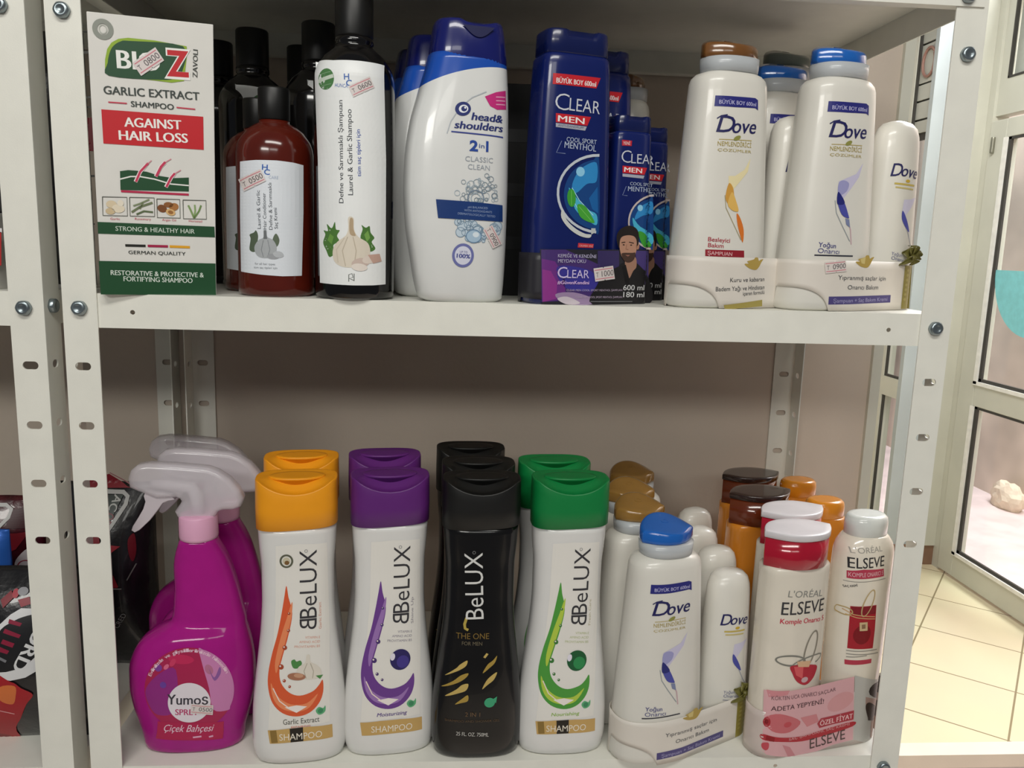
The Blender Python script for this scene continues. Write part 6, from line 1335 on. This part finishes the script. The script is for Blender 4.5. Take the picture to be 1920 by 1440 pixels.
# ---- waisted shampoos in four colours
def belux(bm_, capc, art, label, loc, rz, group):
    t = thing('shampoo_bottle', label, 'bottle', loc, rz, group); body('belux', bm_, t)
    def zm(x, y, z):
        if z > 255: u = min(1, max(0, (-y-1)/18)); return -10.5*u*u*(3-2*u)*max(0, 1-(x/31)**2)
        return 1.5*(x/35) if z < 226 else 0
    c = cap_loft('cap', [(34.6, 22.9, 223), (35.2, 23.6, 223.4), (35.4, 23.7, 240), (35.2, 23.5, 256), (35.1, 23.4, 264.4), (34.9, 23.2, 265.1), (34.3, 22.6, 265.4), (32.5, 20.6, 265.3), (29, 17.5, 264.6)], 3.1, capc, t, zmod=zm)
    cap_loft('flip_lid', [(22.5, 11.2, 258), (23.0, 11.6, 263.4), (24.0, 12.6, 263.7), (24.2, 12.8, 265.2), (23.6, 12.2, 265.8)], 2.0, capc, c, cy=2.0)
    printed('front_print', art, lambda x, z: front('belux', x, z), t)
    return t
for key, capc, bmat, nm, locs, word in (
    ('beluxO', mat('orange_cap_plastic', '#ee9c18', rough=.4, var=.02), PWG, 'orange', [(.1668, .0225, 7), (.1580, .0930, 7)], 'orange'),
    ('beluxP', mat('purple_cap_plastic', '#5e2472', rough=.38, var=.02), PWG, 'purple', [(.2476, .0330, 7), (.2368, .1040, 7)], 'purple'),
    ('beluxK', BLKM, mat('black_bottle_plastic', '#0d0c0c', rough=.2, var=.03, coat=.3), 'black', [(.3302, .0265, 1), (.3285, .0790, 2), (.3220, .1380, 2)], 'black'),
    ('beluxG', mat('green_cap_plastic', '#0b7a3c', rough=.38, var=.02), PWG, 'green', [(.4112, .0300, 2), (.4030, .0870, 2)], 'green')):
    bt = 'black waisted men\'s shampoo bottle' if word == 'black' else 'white waisted shampoo bottle with '+word+' cap'
    pos = ['front '+bt+' on the lower shelf', 'second '+bt+' standing behind the front one', 'rearmost of the three, '+bt+' nearest the wall']
    r0 = belux(bmat, capc, ART[key], pos[0], (locs[0][0], locs[0][1], Lo), locs[0][2], word+'-capped waisted shampoo bottles')
    for i, (x, y, rz) in enumerate(locs[1:]): place(r0, (x, y, Lo), rz, pos[i+1])
# ---- pink fabric spray with trigger heads
MAG = mat('magenta_translucent_plastic', '#bf2496', rough=.14, var=.04, coat=.4, trans=.30, ior=1.2); PINK = mat('pale_pink_collar', '#e0a9c6', rough=.35, var=.02)
HEAD = mat('milky_clear_plastic', '#dcd6dc', rough=.18, alpha=.5, var=.02, coat=.5, spec=.6)
t = thing('spray_bottle', 'front pink fabric spray bottle with round floral label and price tag', 'spray bottle', (.0655, .0415, Lo), 4, 'pink trigger spray bottles')
body('spray', MAG, t)
col_ = obj('collar', lathe([(.0150, .2005), (.0166, .2015), (.0170, .204), (.0168, .222), (.0160, .2235), (.012, .224)], 40, .009, 0), t, PINK, smooth=True)
hp = [(p[0]/1000, p[1]/1000) for p in ART['spray_head'][0][3]]; tp = [(p[0]/1000, p[1]/1000) for p in ART['spray_head'][1][3]]
me = extrude2d(hp, [], .008, .0045); remap(me, lambda c: Vector((c.x, c.z, c.y))); hd = obj('spray_head', me, t, HEAD, smooth=True)
me = extrude2d(tp, [], .009, .0008); remap(me, lambda c: Vector((c.x, c.z, c.y))); obj('trigger', me, t, mat('milky_white_trigger', '#cfc6cc', rough=.25, alpha=.88, var=.02, coat=.4), smooth=True)
obj('inner_tube', tube(NB(), [(-.030, 0, .252), (-.01, 0, .250), (.004, 0, .248), (.008, 0, .240), (.009, 0, .222)], [.0042, .005, .006, .006, .006], 14), t, mat('milky_inner_tube', '#e8e2e8', rough=.3, alpha=.8), smooth=True)
s2 = place(t, (.0710, .0940, Lo), 4, 'second pink spray bottle, leaning out to the right behind the front one')
s3 = place(t, (.0455, .1460, Lo), 4, 'rearmost pink spray bottle, only its clear spray head and shoulder showing')
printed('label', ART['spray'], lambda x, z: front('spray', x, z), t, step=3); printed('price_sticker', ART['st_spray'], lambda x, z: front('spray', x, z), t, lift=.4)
# ---- repair shampoos with red band, their conditioners and the brown and orange ones
PEARL = mat('pearl_white_plastic', '#e2dacb', rough=.18, var=.02, coat=.5); CRIM = mat('crimson_band', '#a8122c', rough=.16, var=.04, coat=.6); LIDW = mat('pale_grey_lid', '#d3cfd2', rough=.3, coat=.2)
def lens(a, b, seg):
    out = []
    for k in range(seg):
        t = 2*math.pi*k/seg; x = a*math.cos(t); y = b*(1-abs(x/a)**2.5); out.append((x, y if math.sin(t) >= 0 else -y))
    return out
def els(parent, bm_, bandm, lidm, art, name='large_bottle'):
    b = body('elseve', bm_, parent, name)
    cap_loft('cap_band', [(35, 22, 187.2), (35.8, 23, 187.8), (35.8, 23.0, 214.5)], 2.6, bandm, b, plan=lens)
    cap_loft('lid', [(36.2, 23.4, 214.6), (36.9, 24.0, 215), (37.0, 24.1, 219.8), (36.6, 23.8, 220.5), (35.8, 23, 220.8)], 1.75, lidm, b, plan=lens)
    if art: printed('front_print', art, lambda x, z: front('elseve', x, z), b)
    return b
def tubeb(parent, bm_, capm, art, name='conditioner_bottle', sc=1.0):
    b = body('tube', bm_, parent, name)
    cap_loft('cap', [(20, 15.4, 209.5), (21, 16.2, 210.5), (21, 16.2, 222), (20.2, 15.4, 226.5), (17.5, 13.2, 229)], 2.2, capm, b)
    if art: printed('front_print', art, lambda x, z: front('tube', x, z), b)
    return b
t = thing('hair_care_pack', 'wrapped pair of white repair shampoo and conditioner with red cap band at the right end', 'shampoo pack', (0.6260, 0.0235, -0.413), 16)
els(t, PEARL, CRIM, LIDW, ART['elseve']); tu = tubeb(t, PEARL, mat('white_round_cap', '#d7dad6', rough=.2, coat=.5), ART['tube']); tu.location = (.0757, -.0045, 0)
k = bandmesh('band_elseve', lambda x, y: 47+.16*max(0, x) if y < 10 else 47, lambda x, y: .4, t, mat('pearly_wrap_card', '#cdbfb8', rough=.2, coat=.4))
printed('sleeve_print', ART['bandE'], lambda x, z: band_front('band_elseve', x), k, lift=.62)
t = thing('shampoo_bottle', 'second red-banded white repair shampoo bottle, standing behind the wrapped pair', 'bottle', (.6440, .0800, Lo), 16); els(t, PEARL, CRIM, LIDW, None, 'body')
ORB = mat('caramel_orange_plastic', '#c97d24', rough=.2, var=.05, coat=.4); BRB = mat('dark_amber_band', '#6a2c12', rough=.16, var=.05, coat=.6, trans=.2); BRL = mat('dark_brown_lid', '#2e1f1b', rough=.2, var=.03, coat=.4); ORC = mat('orange_round_cap', '#cf831d', rough=.24, var=.03, coat=.4)
t = thing('shampoo_bottle', 'caramel orange shampoo bottle with dark brown lid, nearer of the two', 'bottle', (.6330, .1380, Lo), 12, 'orange bottles with dark brown lids'); els(t, ORB, BRB, BRL, None, 'body')
place(t, (.6480, .2080, Lo), 12, 'caramel orange shampoo bottle with dark brown lid, the one nearest the wall')
t = thing('conditioner_bottle', 'orange-capped conditioner bottle, nearer of the two behind the wrapped pair', 'bottle', (.7005, .1280, Lo), 12, 'orange-capped conditioner bottles'); tubeb(t, ORB, ORC, None, 'body'); t.scale = (1, 1, .94)
place(t, (.7030, .2030, Lo), 12, 'orange-capped conditioner bottle in the far right corner by the rear post')
# ---- snack bags in the neighbouring unit
def pillow(a, b, d):
    def fn(x, z): return -d*(1-min(abs(x/a), 1)**2.6)**.8*(1-min(abs(z/b), 1)**2.4)
    return fn
def bag(key, a, b, d, label, loc, m, group='glossy snack bags in the neighbouring unit', seed=1, cat='snack bag'):
    t = thing('snack_bag', label, cat, loc, 0, group); fn = pillow(a, b, d); n = 36; bm = NB(); G_ = {}
    rnd = random.Random(seed); ph = [rnd.uniform(0, 6) for _ in range(8)]
    for s in (-1, 1):
        for i in range(n+1):
            for j_ in range(n+1):
                x, z = a*(-1+2*i/n), b*(-1+2*j_/n)
                if s == 1 and (i in (0, n) or j_ in (0, n)): G_[s, i, j_] = G_[-1, i, j_]; continue
                y = fn(x, z)*(-s)*-1 if s == -1 else -fn(x, z)*.9
                e = (1-abs(z/b))*.0; wr = .9*math.sin(x*.22+ph[0]+z*.05)*abs(z/b)**3+.5*math.sin(z*.16+ph[1]+x*.09)*(1-abs(z/b))*abs(x/a)
                y = fn(x, z)+wr*.5+.7 if s == -1 else y
                G_[s, i, j_] = bm.verts.new((x/1000, y/1000, z/1000))
    for s in (-1, 1):
        for i in range(n):
            for j_ in range(n):
                q = (G_[s, i, j_], G_[s, i+1, j_], G_[s, i+1, j_+1], G_[s, i, j_+1])
                try: bm.faces.new(q if s == -1 else q[::-1])
                except ValueError: pass
    obj('foil_bag', bm, t, m, smooth=True)
    if key: printed('bag_print', ART[key], fn, t, lift=.4, step=3.5)
    return t
FOIL = mat('black_foil', '#1a191b', rough=.25, var=.2, scale=60, bump=.5, bscale=60, coat=.4); FOILR = mat('dark_red_foil', '#451019', rough=.25, var=.3, scale=50, bump=.5, bscale=60, coat=.4)
bag('bag1', 78, 85, 28, 'black and red snack bag with large white lettering, front one in the left unit', (-.105, .050, -.328), FOIL, seed=1)
bag('bag2', 50, 105, 32, 'black snack bag with white-framed panel, seen between the left posts and the sprays', (-.066, .185, -.308), FOIL, seed=2)
bag('bag3', 68, 100, 24, 'dark red and white snack bag at the far left edge behind the front bag', (-.190, .165, -.313), FOILR, seed=3)
bag('bag4', 60, 112, 28, 'black snack bag in the dark gap left of the white carton', (-.0925, .110, .122), FOIL, seed=4, group=None)
b_ = bag(None, 24, 38, 9, 'small shiny blue packet at the left edge between the bags', (-.152, .110, -.268), mat('blue_foil', '#2f62b8', rough=.25, metal=.3, bump=.4, bscale=70), seed=5, group=None)
t = thing('carton', 'small white and red carton at the left edge beside the neighbouring post', 'box', (-.115, .020, U)); bev(obj('card_box', box(NB(), -.042, .042, 0, .06, 0, .062), t, mat('white_card', '#dddbd5')), .0006)
printed('front_print', ART['parcel'], lambda x, z: 0, t, lift=.3)
